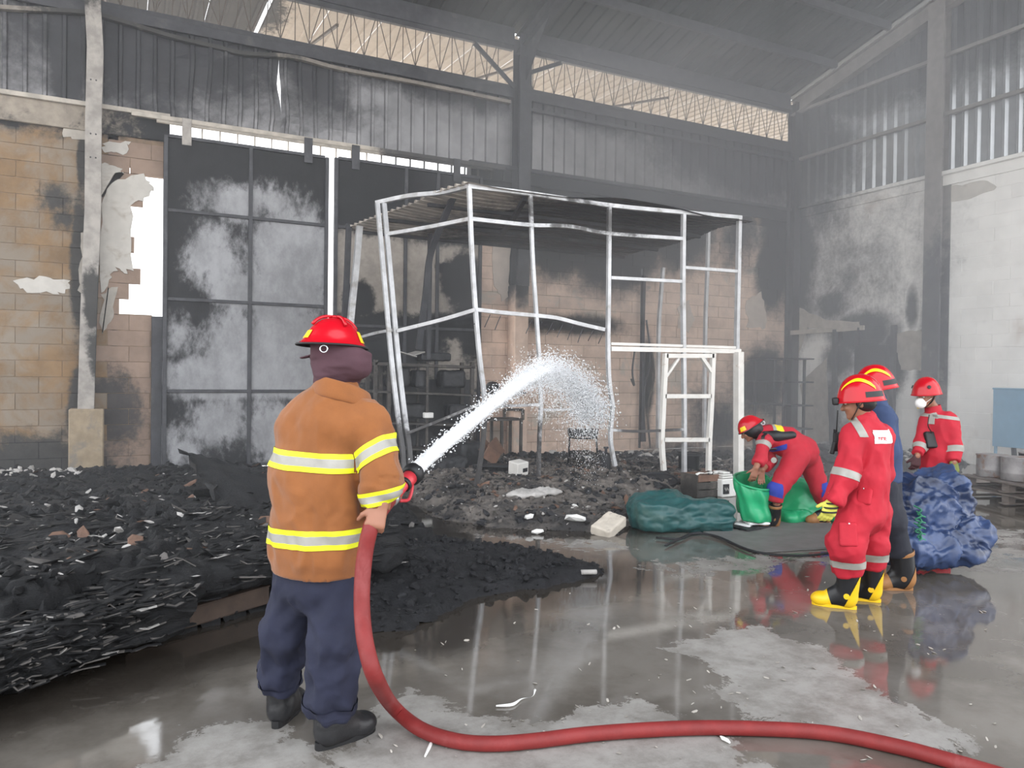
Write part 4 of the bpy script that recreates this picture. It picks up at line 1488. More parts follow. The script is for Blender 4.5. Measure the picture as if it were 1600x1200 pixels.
def scatter(name, poly, height, n, smin, smax, m, label, cat, flat=.5, seed=1, inside=.02, weights=None, lift=.3):
    par = HEAP[id(height)]
    rg = np.random.default_rng(seed)
    poly = np.asarray(poly)
    lo, hi = poly.min(0), poly.max(0)
    b, c = MB(), 0
    for _ in range(n * 4):
        if c >= n: break
        x, y = rg.uniform(lo[0], hi[0]), rg.uniform(lo[1], hi[1])
        z, sd = height(x, y)
        if sd < inside or y > 13.22 or x > 14.15: continue
        if weights is not None and rg.random() > weights(x, y): continue
        s = smin + (smax - smin) * rg.random() ** 3
        b.add(chunk((x, y, z + s * flat * lift), (s, s * rg.uniform(.4, 1), s), flat))
        c += 1
    return b.build(name, m, par, False, kind='stuff')


poly_l = gp([(-400, 1090), (-160, 1100), (0, 1078), (90, 1040), (170, 1005), (215, 1010), (300, 985), (420, 955), (520, 925), (600, 905), (700, 880), (640, 835), (600, 800), (640, 770), (560, 760), (470, 742), (380, 742), (270, 743), (150, 745), (0, 748), (-160, 752), (-400, 760)])
gz = lambda px, py: G(px, py)[:2]


def hump(P, px, py, rx, ry, h):
    c = gz(px, py)
    return h * np.exp(-((P[:, 0] - c[0]) / rx) ** 2 - ((P[:, 1] - c[1]) / ry) ** 2)


def hl(P):
    base = .16 + .10 * sst(11.5, 6.5, P[:, 1])
    return base + hump(P, 60, 1000, 1.3, .8, .14) + hump(P, 250, 900, 1.0, .9, .10) + hump(P, 120, 860, 1.4, 1.0, .12) + hump(P, 300, 790, .7, 1.2, .08) + hump(P, 560, 850, .6, .8, .12) - .06 * sst(12.2, 13.2, P[:, 1])


_, H_l = heap('charred_debris', poly_l, hl, M_char, 'layered black charred debris heap covering the floor below the ochre wall', 'debris', .028, .16, .14, 1, .075, .055, (9e9, 13.3))
scatter('char_lumps', poly_l, H_l, 2600, .008, .055, M_char, 'loose black char lumps on the heap below the ochre wall', 'debris', .6, 2)
scatter('ash_flakes', poly_l, H_l, 420, .012, .075, M_ashlight, 'pale ash flakes over the near end of the black heap', 'debris', .18, 3, .15, lambda x, y: .9 if x < 1.0 and y < 8.5 else .12)
scatter('wall_rubble', gp([(-100, 775), (130, 760), (135, 742), (-100, 744)]), H_l, 150, .02, .10, M_ashlight, 'pale rubble along the foot of the ochre wall', 'debris', .5, 5, .01)
scatter('burnt_plates', poly_l, H_l, 1300, .03, .17, M_char, 'thin black plates', 'debris', .10, 22, .05)
scatter('grey_plates', poly_l, H_l, 420, .02, .12, M_greyash, 'thin grey plates', 'debris', .10, 23, .08, lambda x, y: 1. if (y < 7 and x < .8) else .12)
scatter('burnt_scraps', poly_l, H_l, 110, .03, .13, M_browns, 'brownish thin burnt scraps in the layered heap', 'debris', .08, 6, .1, lambda x, y: 1. if y < 6.5 else .2)

SLABS = []
# stacked burnt mattresses / slabs
def slab(name, c, size, ang, label, m=None, seed=0, amp=.05, res=.019, tilt=(0, 0), cat='slab'):
    R = rotm(tilt[0], tilt[1], ang)
    V, F = sdf_mesh([rbx(np.array(c), np.array(size) / 2, R, .03)], res, None)
    q = (V - c) @ R
    e = np.maximum(np.abs(q[:, 0]) / (size[0] / 2), np.abs(q[:, 1]) / (size[1] / 2))
    N = vnormals(V, F)
    P = V * 3.1 + seed * 9.1
    V = V + N * (amp * fbm(P, 4) + .6 * amp * (1 - 2.4 * np.abs(fbm(P * V3(.9, 1.5, 9), 4))) + .3 * amp * fbm(P * 9, 3))[:, None]
    V = V + (R[:, :2] @ (np.stack([fbm(P * .9 + 3, 4), fbm(P * .9 + 33, 4)], 0) * (e > .55) * amp * 4)).T
    V[:, 2] = np.maximum(V[:, 2], .004)
    SLABS.append((V, vnormals(V, F)))
    return obj(name, V, F, m or M_char, None, True, label=label, cat=cat)


c0 = G(330, 905, .22)
slab('charred_slab', (c0[0] + .1, c0[1] + .25, .30), (1.7, 1.1, .11), .28, 'thick black charred slab overhanging the dark hollow at the front of the heap', seed=1, amp=.05)
c0 = G(60, 1005, .2)
slab('charred_slab', (c0[0] - .2, c0[1] + .1, .21), (1.7, .9, .16), .45, 'fibrous black slab forming the nearest tip of the heap', seed=2, amp=.05)
c0 = G(150, 850, .3)
slab('charred_slab', (c0[0], c0[1], .33), (2.0, 1.5, .09), .15, 'flat charred slab strewn with pale flakes in the middle of the heap', seed=3, amp=.05)
c0 = G(480, 850, .3)
slab('charred_slab', (c0[0], c0[1], .27), (1.3, 1.2, .10), -.2, 'crumpled charred slab behind the firefighter in the brown coat', seed=4, amp=.06)
def strands(name, pts, n, m, par, seed, spread, ang, lmin=.06, lmax=.3):
    """splintered fibrous layers: thin crooked slivers lying along the tear"""
    rg2 = np.random.default_rng(seed)
    bb = MB()
    for _ in range(n):
        i = rg2.integers(len(pts))
        c = np.array(pts[i]) + rg2.normal(0, 1, 3) * spread
        c[2] = max(c[2], .02)
        L = rg2.uniform(lmin, lmax)
        a = ang + rg2.normal(0, .25)
        d = V3(math.cos(a), math.sin(a), rg2.normal(0, .10)) * L / 2
        w = rg2.uniform(.006, .022)
        mid = c + rg2.normal(0, .012, 3)
        bb.add(sweep([c - d, mid, c + d], (w, .0035), square=True))
    return bb.build(name, m, par, False, kind='stuff')


heap_l = HEAP[id(H_l)]
for si, (na, nb_, npale, ang) in enumerate(((260, 120, 20, .28), (800, 420, 60, .42), (260, 160, 60, .3), (220, 60, 10, -.1))):
    Vs_, Ns_ = SLABS[si]
    q_ = (EYE - Vs_)
    ok_ = np.where(((Ns_ * q_).sum(1) > 0) & (Vs_[:, 2] > .03))[0]
    pts_ = Vs_[ok_] + Ns_[ok_] * .006
    for nm_, nn_, mm_, lm_ in (('black_fibres', na, M_char, .26), ('grey_fibres', nb_, M_greyash, .18), ('pale_fibres', npale, M_ashlight, .10)):
        strands(nm_, pts_, nn_, mm_, heap_l, 31 + si * 5, V3(.02, .02, .012), ang, .04, lm_)
# leaning board by the doors
lb0, lb1, lb2, lb3 = D(286, 697, 8.6), D(432, 748, 8.3), D(470, 812, 6.9), D(350, 800, 6.8)
B1 = MB()
tt = V3(.02, .05, -.06)
n_ = 14
Vb = []
for k in range(2):
    for i in range(n_ + 1):
        for j in range(n_ + 1):
            u, v = i / n_, j / n_
            p_ = (1 - u) * (1 - v) * lb0 + u * (1 - v) * lb1 + u * v * lb2 + (1 - u) * v * lb3
            p_ = p_ + V3(0, 0, .05 * float(fbm(np.array([[u * 3, v * 3, 1.]]), 3)[0]))
            if i in (0, n_) or j in (0, n_): p_ = p_ + RNG.normal(0, .035, 3)
            Vb.append(p_ + tt * k)
Fb = []
q_ = (n_ + 1) ** 2
for i in range(n_):
    for j in range(n_):
        a = i * (n_ + 1) + j
        f = (a, a + n_ + 1, a + n_ + 2, a + 1)
        Fb += [f[::-1], tuple(x + q_ for x in f)]
for i in range(n_):
    for f in ((i, i + 1), ((n_) * (n_ + 1) + i + 1, n_ * (n_ + 1) + i), ((i + 1) * (n_ + 1), i * (n_ + 1)), (i * (n_ + 1) + n_, (i + 1) * (n_ + 1) + n_)):
        Fb.append((f[0], f[1], f[1] + q_, f[0] + q_))
obj('charred_board', Vb, Fb, M_charmat, None, True, label='large charred board leaning on the heap before the sliding doors', cat='board')
# steel profile under the slab
bm0, bm1 = G(196, 1003, .05), G(420, 938, .06)
st = empty('steel_profile', (bm0 + bm1) / 2 * V3(1, 1, 0), 'rusty brown steel channel lying under the overhanging charred slab', 'steel channel')
d0 = nrm(bm1 - bm0)
M_rustst = mat('rusty_channel', s2l(70, 57, 49), .75, .2, var=.25, bump=.2)
obj('web', *bar(bm0 + V3(0, 0, .03), bm1 + V3(0, 0, .04), .012, .11), M_rustst, st)
for dz in (-.025, .085): obj('flange', *bar(bm0 + V3(0, .03, dz), bm1 + V3(0, .03, dz + .01), .06, .012), M_rustst, st)

# thin black mat spreading over the wet floor
poly_m = gp([(420, 950), (520, 990), (640, 985), (735, 935), (790, 920), (850, 918), (905, 905), (942, 895), (925, 884), (880, 874), (830, 868), (770, 862), (700, 846), (640, 836), (560, 856), (470, 900)])
_, H_m = heap('charred_mat', poly_m, lambda P: .05 + hump(P, 600, 905, .5, .5, .22) + hump(P, 700, 880, .5, .4, .06) + hump(P, 800, 890, .6, .4, .03), M_charmat, 'thin black charred mat spreading over the wet floor to a ragged point', 'debris', .022, .05, .07, 4, 0, .022)
scatter('mat_crumbs', poly_m, H_m, 1300, .008, .05, M_charmat, 'black crumbs on the ragged mat', 'debris', .6, 8, .0)
# ash heap in front of the booth
poly_a = gp([(640, 785), (690, 812), (780, 823), (860, 828), (930, 831), (985, 824), (1010, 800), (1060, 775), (1130, 772), (1160, 752), (1160, 728), (1060, 722), (960, 722), (840, 722), (740, 722), (650, 735), (610, 765)])


def ha(P):
    return .09 + hump(P, 850, 790, 1.2, .7, .15) + hump(P, 960, 780, .7, .7, .17) + hump(P, 770, 765, .8, .8, .05) + hump(P, 880, 755, 1.3, .9, .06) + hump(P, 700, 765, .6, .8, .10)


_, H_a = heap('ash_heap', poly_a, ha, M_ash_r, 'grey and black ash heap in front of the burnt booth', 'debris', .028, .3, .14, 7, 0, .035)
scatter('ash_lumps', poly_a, H_a, 6500, .008, .055, M_ash_r, 'small grey lumps all over the ash heap', 'debris', .6, 11)
scatter('black_lumps', poly_a, H_a, 2600, .010, .07, M_blacks, 'black burnt scraps over the ash heap', 'debris', .5, 12)
scatter('pale_lumps', poly_a, H_a, 700, .006, .04, M_ashlight, 'pale plaster crumbs over the ash heap', 'debris', .4, 13)
scatter('brown_scraps', poly_a, H_a, 160, .03, .12, M_browns, 'brownish scraps over the ash heap', 'debris', .25, 14, .2)
poly_b = gp([(560, 745), (800, 735), (1160, 728), (1165, 712), (560, 716)])
_, H_b = heap('rear_debris', poly_b, lambda P: .05 + 0 * P[:, 0], M_char, 'black debris along the foot of the block wall inside the booth', 'debris', .06, .3, .14, 9, 0, .06, (9e9, 13.3))
scatter('rear_scraps', poly_b, H_b, 1300, .015, .10, M_blacks, 'black scraps along the foot of the block wall', 'debris', .6, 15)
scatter('rear_pale', poly_b, H_b, 160, .02, .12, M_ashlight, 'grey ash lumps along the foot of the block wall', 'debris', .5, 16)
for i, (px, py, s, lab) in enumerate(((826, 803, .075, 'small white plaster shard on the near slope of the ash heap'), (839, 813, .07, 'forked white plaster shard at the foot of the ash heap'), (901, 806, .12, 'largest white plaster shard on the ash heap'), (899, 793, .05, 'tiny white plaster shard above the largest one'))):
    c = G(px, py, .14)
    z_, _s = H_a(c[0], c[1])
    obj('plaster_shard', *chunk((c[0], c[1], float(z_) + .03), (s, s * .8, s), .35), M_whitefl, None, label=lab, cat='shard')
q = G(835, 768, .25)
z_, _s = H_a(q[0], q[1])
lump('pale_ash_patch', (q[0], q[1], float(z_) + .02), (.75, .28, .10), M_ashlight, 'pale crumbly ash patch below the white appliance', 'ash', seed=8, amp=.04, f=12, res=.016, box_=False)
# concrete block
kb_ = empty('concrete_block', G(950, 830), 'pale broken concrete block tilted against the ash heap', 'block')
kc = G(951, 821, .085)
Rk = rotm(.2, -.32, .38)
Vk, Fk = sdf_mesh([rbx(kc, (.17, .11, .055), Rk, .012)], .012, lambda P: .006 * fbm(P * 20, 3) + .012 * np.minimum(0, fbm(P * 7, 2)))
obj('block_body', Vk, Fk, mat('pale_concrete', s2l(200, 190, 176), .9, var=.12, bump=.4, col2=s2l(120, 112, 104), c2lo=.58, c2hi=.75, c2scale=8), kb_, True)

# ------------------------------------------------------------------ tarpaulins
def tarp(name, prims, m, label, res=.016, amp=.03, f=(5, 5, 5), seed=0, parts=None, cat='tarpaulin', sharp=1.0):
    def fold(P):
        Q = P * np.array(f) + seed * 5.3
        r = 1 - 2 * np.abs(fbm(Q, 2))
        r2 = 1 - 2 * np.abs(fbm(Q * 2.3 + 4, 2))
        return amp * (np.abs(r) ** 1.5 * np.sign(r) * sharp - .3) + amp * .5 * r2 + amp * .2 * fbm(Q * 6, 2)
    V, F = sdf_mesh(prims, res, fold)
    V[:, 2] -= max(0, V[:, 2].min() - .006)
    V[:, 2] = np.maximum(V[:, 2], .006)
    return obj(name, V, F, m, None, True, label=label, cat=cat)


M_dkgreen = mat('tarp_dark_green', s2l(36, 82, 82), .38, var=.14, bump=.08, bscale=60, spec=.5, col2=s2l(74, 98, 90), c2lo=.5, c2hi=.75, c2scale=2.0)
M_green = mat('tarp_green', s2l(40, 164, 110), .3, var=.1, bump=.05, spec=.5)
M_blue = mat('tarp_blue', s2l(60, 76, 112), .32, var=.2, bump=.06, col2=s2l(30, 40, 66), c2lo=.46, c2hi=.6, c2scale=1.6)
a, b = G(1014, 812, .12), G(1150, 812, .12)
dv = nrm(b - a)
sd_ = np.cross(dv, V3(0, 0, 1))
Rr = np.stack([dv, sd_, V3(0, 0, 1)], 1)
tarp('green_roll', [rbx((a + b) / 2 + V3(0, .2, .02), (np.linalg.norm(b - a) / 2 + .04, .27, .15), Rr, .1), ell(a + V3(.35, .2, .08), (.35, .25, .16), k=.08)], M_dkgreen, 'dark green folded tarpaulin roll lying on the floor beside the broken block', amp=.03, f=(3.2, 3.2, 7), seed=2, res=.013, sharp=1.4)
# bright green sheet: an upright open bag end and the heap it is pulled from
gl = empty('green_tarpaulin', G(1215, 812), 'bright green tarpaulin held open by the bending firefighter', 'tarpaulin')
ZG = 7.6
ring_t = [D(x - 3, y, z + .72) for x, y, z in ((1150, 748, 7.45), (1152, 741, 7.75), (1172, 737, 7.95), (1196, 741, 7.9), (1208, 752, 7.65), (1208, 764, 7.4), (1190, 765, 7.25), (1162, 757, 7.3))]
ring_b = [D(x - 3, y, z + .72) for x, y, z in ((1158, 803, 7.5), (1160, 800, 7.75), (1178, 798, 7.95), (1200, 798, 7.95), (1209, 800, 7.75), (1209, 814, 7.4), (1195, 818, 7.25), (1166, 815, 7.3))]
rt, rb_ = spline(ring_t + ring_t[:1], 5)[:-1], spline(ring_b + ring_b[:1], 5)[:-1]
V, F, n = [], [], len(rt)
for k, w in ((0, 0), (.25, .02), (.5, -.025), (.75, .02), (1, 0)):
    for i in range(n):
        p_ = rt[i] * (1 - k) + rb_[i] * k
        cen = rt.mean(0) * (1 - k) + rb_.mean(0) * k
        d_ = nrm((p_ - cen) * V3(1, 1, 0))
        V.append(p_ + d_ * (w + .025 * math.sin(i * 1.3 + k * 5)))
for k in range(4):
    for i in range(n): F.append((k * n + i, k * n + (i + 1) % n, (k + 1) * n + (i + 1) % n, (k + 1) * n + i))
o_ = obj('open_end', V, F, M_green, gl, True)
md = o_.modifiers.new('thick', 'SOLIDIFY'); md.thickness = .008
md = o_.modifiers.new('sub', 'SUBSURF'); md.levels = 1; md.render_levels = 1
obj('rolled_hem', *sweep(np.concatenate([rt, rt[:1]]), .012, 6, False), M_green, gl, True)


def green_fold(P):
    Q = P * V3(3, 3, 4)
    return .05 * (1 - 2 * np.abs(fbm(Q, 2))) + .015 * fbm(Q * 3, 2)


pr = [ell(D(1252, 784, 8.85), (.36, .30, .24), k=.1), ell(D(1230, 776, 8.85), (.2, .25, .24), k=.1), ell(D(1284, 800, 8.72), (.26, .25, .15), k=.1), rbx(D(1250, 809, 8.75), (.42, .25, .08), None, .05, .08)]
V, F = sdf_mesh(pr, .018, green_fold)
V[:, 2] = np.maximum(V[:, 2], .006)
obj('heaped_cloth', V, F, M_green, gl, True)
M_paperw = mat('white_sheet', s2l(240, 240, 238), .7, var=.03, bump=.05)
obj('white_lining', *sdf_mesh([ell(D(1245, 762, 8.95), (.22, .12, .09), rotm(0, .35, 0))], .015, lambda P: .01 * fbm(P * 12, 2)), M_paperw, gl, True, label='white inner face of the tarpaulin')

zb5 = 6.6
BT = lambda x, y, z: D(x, y, z)
tarp('blue_tarpaulin', [ell(BT(1430, 785, 6.6), (.26, .3, .26), k=.12), cap(BT(1395, 800, 6.5), BT(1470, 755, 6.7), .13, .17, ea=1.2, k=.12), ell(BT(1478, 775, 6.6), (.13, .2, .22), k=.08), ell(BT(1498, 818, 6.5), (.20, .25, .11), k=.1), ell(BT(1440, 838, 6.4), (.38, .3, .12), k=.1), ell(BT(1400, 835, 6.4), (.16, .2, .16), k=.1), ell(BT(1492, 843, 6.4), (.17, .2, .08), k=.08)],
     M_blue, 'crumpled blue tarpaulin heaped on the wet floor', amp=.05, f=(4.5, 4.5, 6.5), seed=6, res=.013, sharp=1.3)
rp = empty('green_rope', BT(1435, 820, 6.1), 'green frayed cord lying over the blue tarpaulin', 'cord')
for i in range(7):
    y0 = 790 + i * 9
    obj('strand', *sweep(spline([BT(1428 + 4 * (i % 3), y0, 6.17), BT(1440, y0 + 7, 6.12), BT(1434 - 4 * (i % 2), y0 + 13, 6.14), BT(1446, y0 + 18, 6.15)], 5), .007, 5), mat('cord_green', s2l(60, 130, 100), .7) if i == 0 else bpy.data.materials['cord_green'], rp)

# flat board and sheets on the floor
fb = gp([(1088, 828), (1180, 865), (1300, 858), (1320, 835), (1290, 815), (1140, 818)])
V = [(x, y, .004) for x, y in fb] + [(x, y, .018) for x, y in fb]
k = len(fb)
obj('flat_board', V, [tuple(range(k))[::-1], tuple(range(k, 2 * k))] + [(i, (i + 1) % k, k + (i + 1) % k, k + i) for i in range(k)], mat('grey_board', s2l(112, 110, 108), .6, var=.12, bump=.15), None, label='flat grey board lying on the floor below the bending firefighter', cat='board')
for i, (px, py, w, a, m, lab) in enumerate(((1170, 822, .42, .2, M_blacks, 'black folded sheet under the white papers by the green roll'), (1165, 818, .26, .5, M_paperw, 'white paper on the black sheet by the green roll'), (1182, 816, .24, -.3, M_paperw, 'white crumpled paper touching the bright green tarpaulin'))):
    c = G(px, py, .03 + .02 * i)
    V, F = sdf_mesh([rbx(c + V3(0, 0, 0), (w / 2, w / 3, .012), rotm(.05, 0, a), .01)], .012, lambda P: .012 * fbm(P * 9 + i, 2))
    V[:, 2] = np.maximum(V[:, 2], .005)
    obj('loose_sheet', V, F, m, None, True, label=lab, cat='sheet')
for i, pts in enumerate(([(1025, 840), (1060, 842), (1085, 834), (1120, 838), (1180, 862), (1260, 868), (1330, 858), (1400, 850)], [(1040, 852), (1062, 842), (1080, 834), (1095, 832)])):
    P = spline([G(x, y, .022) for x, y in pts], 6)
    obj('black_cable', *sweep(P, .011, 6), M_blacks, None, True, label=('long black cable snaking along the edge of the flat board', 'short black cable end beside the green roll')[i], cat='cable')

# ------------------------------------------------------------------ by the end wall: board on legs, pallet, scorched cans
M_bb = mat('board_blue', s2l(122, 156, 180), .6, var=.06, bump=.04)
XB = 13.6
pb0, pb1 = FX(1553, 608, XB), FX(1553, 697, XB)
bbd = empty('notice_board', (XB, pb0[1] - .8, 0), 'pale blue board on thin legs in front of the white end wall', 'board')
obj('panel', *box((XB, pb0[1] - .8, (pb0[2] + pb1[2]) / 2), (.04, 1.6, pb0[2] - pb1[2]), None, .006), M_bb, bbd)
obj('panel_frame', *box((XB - .005, pb0[1] - .8, pb0[2] + .01), (.06, 1.62, .03), None, .006), M_bb, bbd)
for yy in (pb0[1] - .05, pb0[1] - 1.5):
    obj('leg', *bar((XB, yy, 0), (XB, yy, pb1[2]), .04), M_bb, bbd)
obj('leg', *bar((XB + .1, pb0[1] - .34, 0), (XB + .02, pb0[1] - .34, pb1[2]), .06), M_darksteel, bbd, label='dark support leg')
# pallet
XP = 11.4
pa = empty('wooden_pallet', D(1560, 800, 9.6) * V3(1, 1, 0), 'sooty wooden pallet stack under the scorched cans near the end wall', 'pallet')
M_pal = mat('pallet_wood', s2l(122, 112, 106), .85, var=.2, bump=.35, rand=.15, stretch=(1, 1, 4))
pp0 = D(1506, 772, 10.4)
ex, ey = nrm(D(1600, 778, 9.5) - D(1500, 765, 10.6)) * V3(1, 1, 0), None
ex = nrm(ex)
ey = V3(-ex[1], ex[0], 0)
o0 = D(1500, 765, 10.5) * V3(1, 1, 0)
Rp = np.stack([ex, ey, V3(0, 0, 1)], 1)
for lev in range(2):
    z0 = .02 + lev * .15
    for i in range(5):
        obj('plank', *box(o0 + ex * .75 + ey * (.08 + i * .22) + V3(0, 0, z0 + .12), (1.6, .15, .022), Rp, .003), M_pal, pa)
    for j in range(3):
        for i in range(3):
            obj('block', *box(o0 + ex * (.06 + j * .68) + ey * (.1 + i * .4) + V3(0, 0, z0 + .055), (.12, .1, .10), Rp, .004), M_pal, pa)
        obj('stringer', *box(o0 + ex * (.06 + j * .68) + ey * .5 + V3(0, 0, z0 + .005), (.11, 1.0, .02), Rp, .003), M_pal, pa)
M_can = mat('scorched_can', s2l(150, 146, 146), .55, .3, var=.2, bump=.15, col2=s2l(128, 92, 70), c2lo=.48, c2hi=.62, c2scale=4)
for i, (u, v, r, h, lab) in enumerate(((.22, .30, .19, .29, 'rust-stained scorched can at the near end of the pallet'), (.62, .34, .20, .30, 'grey and rusty scorched can second along the pallet'), (1.08, .42, .21, .32, 'scorched can third along the pallet, cut by the picture edge'), (.40, .78, .19, .33, 'dark scorched can in the back row of the pallet'))):
    c = o0 + ex * u + ey * v + V3(0, 0, .302)
    t = empty('paint_can', c, lab, 'can', 'scorched cans on the pallet')
    obj('body', *lathe([(r * .96, 0), (r, .01), (r, h * .3), (r * 1.02, h * .33), (r, h * .36), (r, h - .02), (r * 1.02, h), (r * .94, h), (r * .93, h * .7), (0, h * .68)], c, n=24), M_can if i < 3 else M_blacks, t, True)
    obj('rim', *lathe([(r * .97, h - .012), (r * 1.04, h - .008), (r * 1.04, h + .004), (r * .97, h + .006)], c, n=24), M_can, t, True)
for i, (px, py, w, d_, lab) in enumerate(((1450, 748, 10.6, 1.6, 'low sooty timber lying along the end wall'), (1500, 752, 11.2, 1.2, 'second low timber behind the pallet'))):
    c = G(px, py, .05)
    obj('timber', *box(c, (d_, .12, .09), rotm(0, 0, -.35 + .2 * i), .008), M_pal, None, label=lab, cat='timber')
# wreckage by the end wall
YK = 10.8
poly_e = gp([(1165, 735), (1230, 728), (1420, 735), (1500, 738), (1520, 722), (1400, 712), (1240, 700), (1160, 712)])
_, H_e = heap('end_debris', poly_e, lambda P: .08 + 0 * P[:, 0], M_char, 'low black debris along the foot of the end wall', 'debris', .06, .3, .12, 12, 0, .07, (14.3, 13.2))
scatter('end_scraps', poly_e, H_e, 500, .03, .16, M_blacks, 'black scraps along the foot of the end wall', 'debris', .5, 17)
scatter('end_pale', poly_e, H_e, 150, .03, .13, M_ashlight, 'pale scraps along the foot of the end wall', 'debris', .35, 18)
ek = empty('burnt_shelf_unit', (13.2, 11.6, 0), 'dark skeletal shelf unit in the sooty corner behind the bending firefighter', 'shelf unit')
for px in (1180, 1225):
    for X_ in (13.0, 13.6):
        q = FX(px, 590, 12.6)
        obj('leg', *bar((q[0] + (X_ - 13.0), q[1], 0), (q[0] + (X_ - 13.0), q[1], 2.0), .05), M_darksteel, ek)
for zz in (.5, 1.0, 1.5, 2.0):
    a, b = FX(1176, 590, 12.6), FX(1230, 590, 12.6)
    obj('shelf', *box(((a[0] + b[0]) / 2 + .3, (a[1] + b[1]) / 2, zz), (.66, abs(a[1] - b[1]) + .3, .03)), M_darksteel, ek)
for i, (px, h) in enumerate(((1303, 515), (1394, 508), (1340, 512))):
    q = FX(px, 650, XW - .25)
    zt_ = FX(px, h, XW - .25)[2]
    obj('scorched_post', *bar((q[0], q[1], 0), (q[0], q[1], zt_), .10 if i < 2 else .05, .08), M_darksteel, None, label=('black scorched post before the end wall, behind the walkie-talkie', 'black scorched post before the end wall next to the grey column', 'thin scorched post between two thicker ones on the end wall')[i], cat='post')
q0, q1 = FX(1236, 520, XW - .25), FX(1350, 512, XW - .25)
obj('scorched_rail', *bar(q0, q1, .06, .10), M_greypl, None, label='ash grey rail hanging across the sooty end wall', cat='rail')
q = FX(1378, 560, XW - .2)
obj('burnt_locker', *box((XW - .22, q[1] + .15, 1.15), (.36, .75, 2.3), None, .01), M_blacks, None, label='tall black burnt locker against the end wall', cat='locker')

# ------------------------------------------------------------------ hose, nozzle and water
M_hose = mat('hose_red', s2l(126, 42, 41), .55, var=.12, vscale=8, bump=.12, bscale=90, spec=.35, col2=s2l(146, 74, 74), c2lo=.5, c2hi=.8, c2scale=5)
ZF = 3.22
hp = [D(611, 777, 3.36), D(601, 790, 3.26), D(590, 805, 3.13), D(580, 822, 3.05), D(571, 860, 3.04), D(566, 910, 3.02), D(566, 960, 2.99)]
gr = [(572, 1010), (588, 1062), (615, 1105), (655, 1138), (705, 1156), (760, 1162), (830, 1158), (930, 1146), (1060, 1138), (1170, 1138), (1290, 1145), (1400, 1166), (1490, 1190), (1600, 1222)]
zz = [.45, .22, .10, .045, .033, .033] + [.033] * 8
hp += [G(x, y, z) for (x, y), z in zip(gr, zz)]
hp[7] = D(572, 1010, 2.92); hp[8] = D(588, 1062, 2.93)
Ph = spline(hp, 10)
obj('fire_hose', *sweep(Ph, .032, 18), M_hose, None, True, label='red fire hose sweeping from the firefighter across the wet floor', cat='hose')
nz = empty('hose_nozzle', D(632, 745, 3.45), 'black and red hose nozzle held in front of the firefighter in the brown coat', 'nozzle')
M_black = mat('black_rubber', s2l(26, 26, 28), .5, var=.1, bump=.05)
M_redp = mat('red_plastic', s2l(190, 50, 60), .4, var=.1, bump=.03)
M_chrome = mat('chrome', s2l(205, 205, 208), .25, .9, var=.05, bump=0)
n0, n1 = D(615, 776, 3.36), D(648, 737, 3.56)
nd = nrm(n1 - n0)
L_ = np.linalg.norm(n1 - n0)
obj('barrel', *lathe([(.022, 0), (.026, .02), (.026, L_ * .5), (.034, L_ * .6), (.036, L_ * .75)], n0, nd, 18), M_redp, nz, True)
obj('collar', *lathe([(.033, -.005), (.036, 0), (.036, .012), (.033, .016)], n0 + nd * L_ * .45, nd, 18), M_black, nz)
obj('bumper', *lathe([(.036, 0), (.048, .01), (.051, .045), (.048, .055), (.034, .055), (.027, .02), (0, .02)], n0 + nd * (L_ - .055), nd, 22), M_black, nz, True)
for k in range(10):
    a = 2 * math.pi * k / 10
    s_, u_, _d = frame(nd)
    obj('tooth', *box(n0 + nd * (L_ - .006) + (s_ * math.cos(a) + u_ * math.sin(a)) * .0365, (.008, .008, .012), np.stack([s_, u_, nd], 1)), M_redp, nz)
obj('bail_handle', *sweep(spline([n0 + nd * .02 + V3(.02, 0, -.03), n0 + nd * .06 + V3(.05, .02, -.05), n0 + nd * .10 + V3(.05, .02, -.02), n0 + nd * .12 + V3(.03, 0, .01)], 5), .008, 8), M_redp, nz, True)
obj('coupling', *lathe([(.03, -.03), (.034, -.02), (.034, .0), (.028, .008)], n0, nd, 16), M_chrome, nz, True)

mw = bpy.data.materials.new('water_white')
mw.use_nodes = True
Bw = mw.node_tree.nodes['Principled BSDF']
Bw.inputs['Base Color'].default_value = (.97, .98, 1, 1)
Bw.inputs['Roughness'].default_value = .25
Bw.inputs['Subsurface Weight'].default_value = .0
J0 = n1
JP = spline([n1 - nd * .01, n1 + nd * .05, D(700, 689, 4.25), D(760, 639, 5.3), D(808, 601, 6.4), D(838, 585, 7.3), D(864, 580, 8.0), D(890, 592, 8.5), D(912, 620, 8.8), D(930, 655, 9.0)], 10)
JT = np.linspace(0, 1, len(JP))
JR = np.interp(JT, [0, .12, .25, .36, .47, .58, .68, .8, 1], [.036, .038, .046, .058, .082, .115, .15, .2, .26])


def jet(t): return np.array([np.interp(t, JT, JP[:, k]) for k in range(3)])


wj = empty('water_jet', J0, 'white water jet arcing from the nozzle into the burnt booth', 'water')
ts = np.linspace(.02, .70, 70)
core = np.array([jet(t) for t in ts])
rr = np.interp(ts, JT, JR) * np.interp(ts, [0, .5, .62, .70], [.92, .8, .5, .08])
Vc, Fc = sweep(core, rr, 16)
Vc = np.array(Vc)
tv = np.repeat(ts, 16)
dd = Vc - np.repeat(core, 16, 0)
Vc = np.repeat(core, 16, 0) + dd * (1 + (.10 + 1.1 * np.clip(tv - .2, 0, 1)) * fbm(Vc * V3(11, 11, 16), 3))[:, None]
obj('stream_core', Vc, Fc, mw, wj, True)
b = MB()
OCT = np.array([(1, 0, 0), (-1, 0, 0), (0, 1, 0), (0, -1, 0), (0, 0, 1), (0, 0, -1)], float)
OF = [(0, 2, 4), (2, 1, 4), (1, 3, 4), (3, 0, 4), (2, 0, 5), (1, 2, 5), (3, 1, 5), (0, 3, 5)]
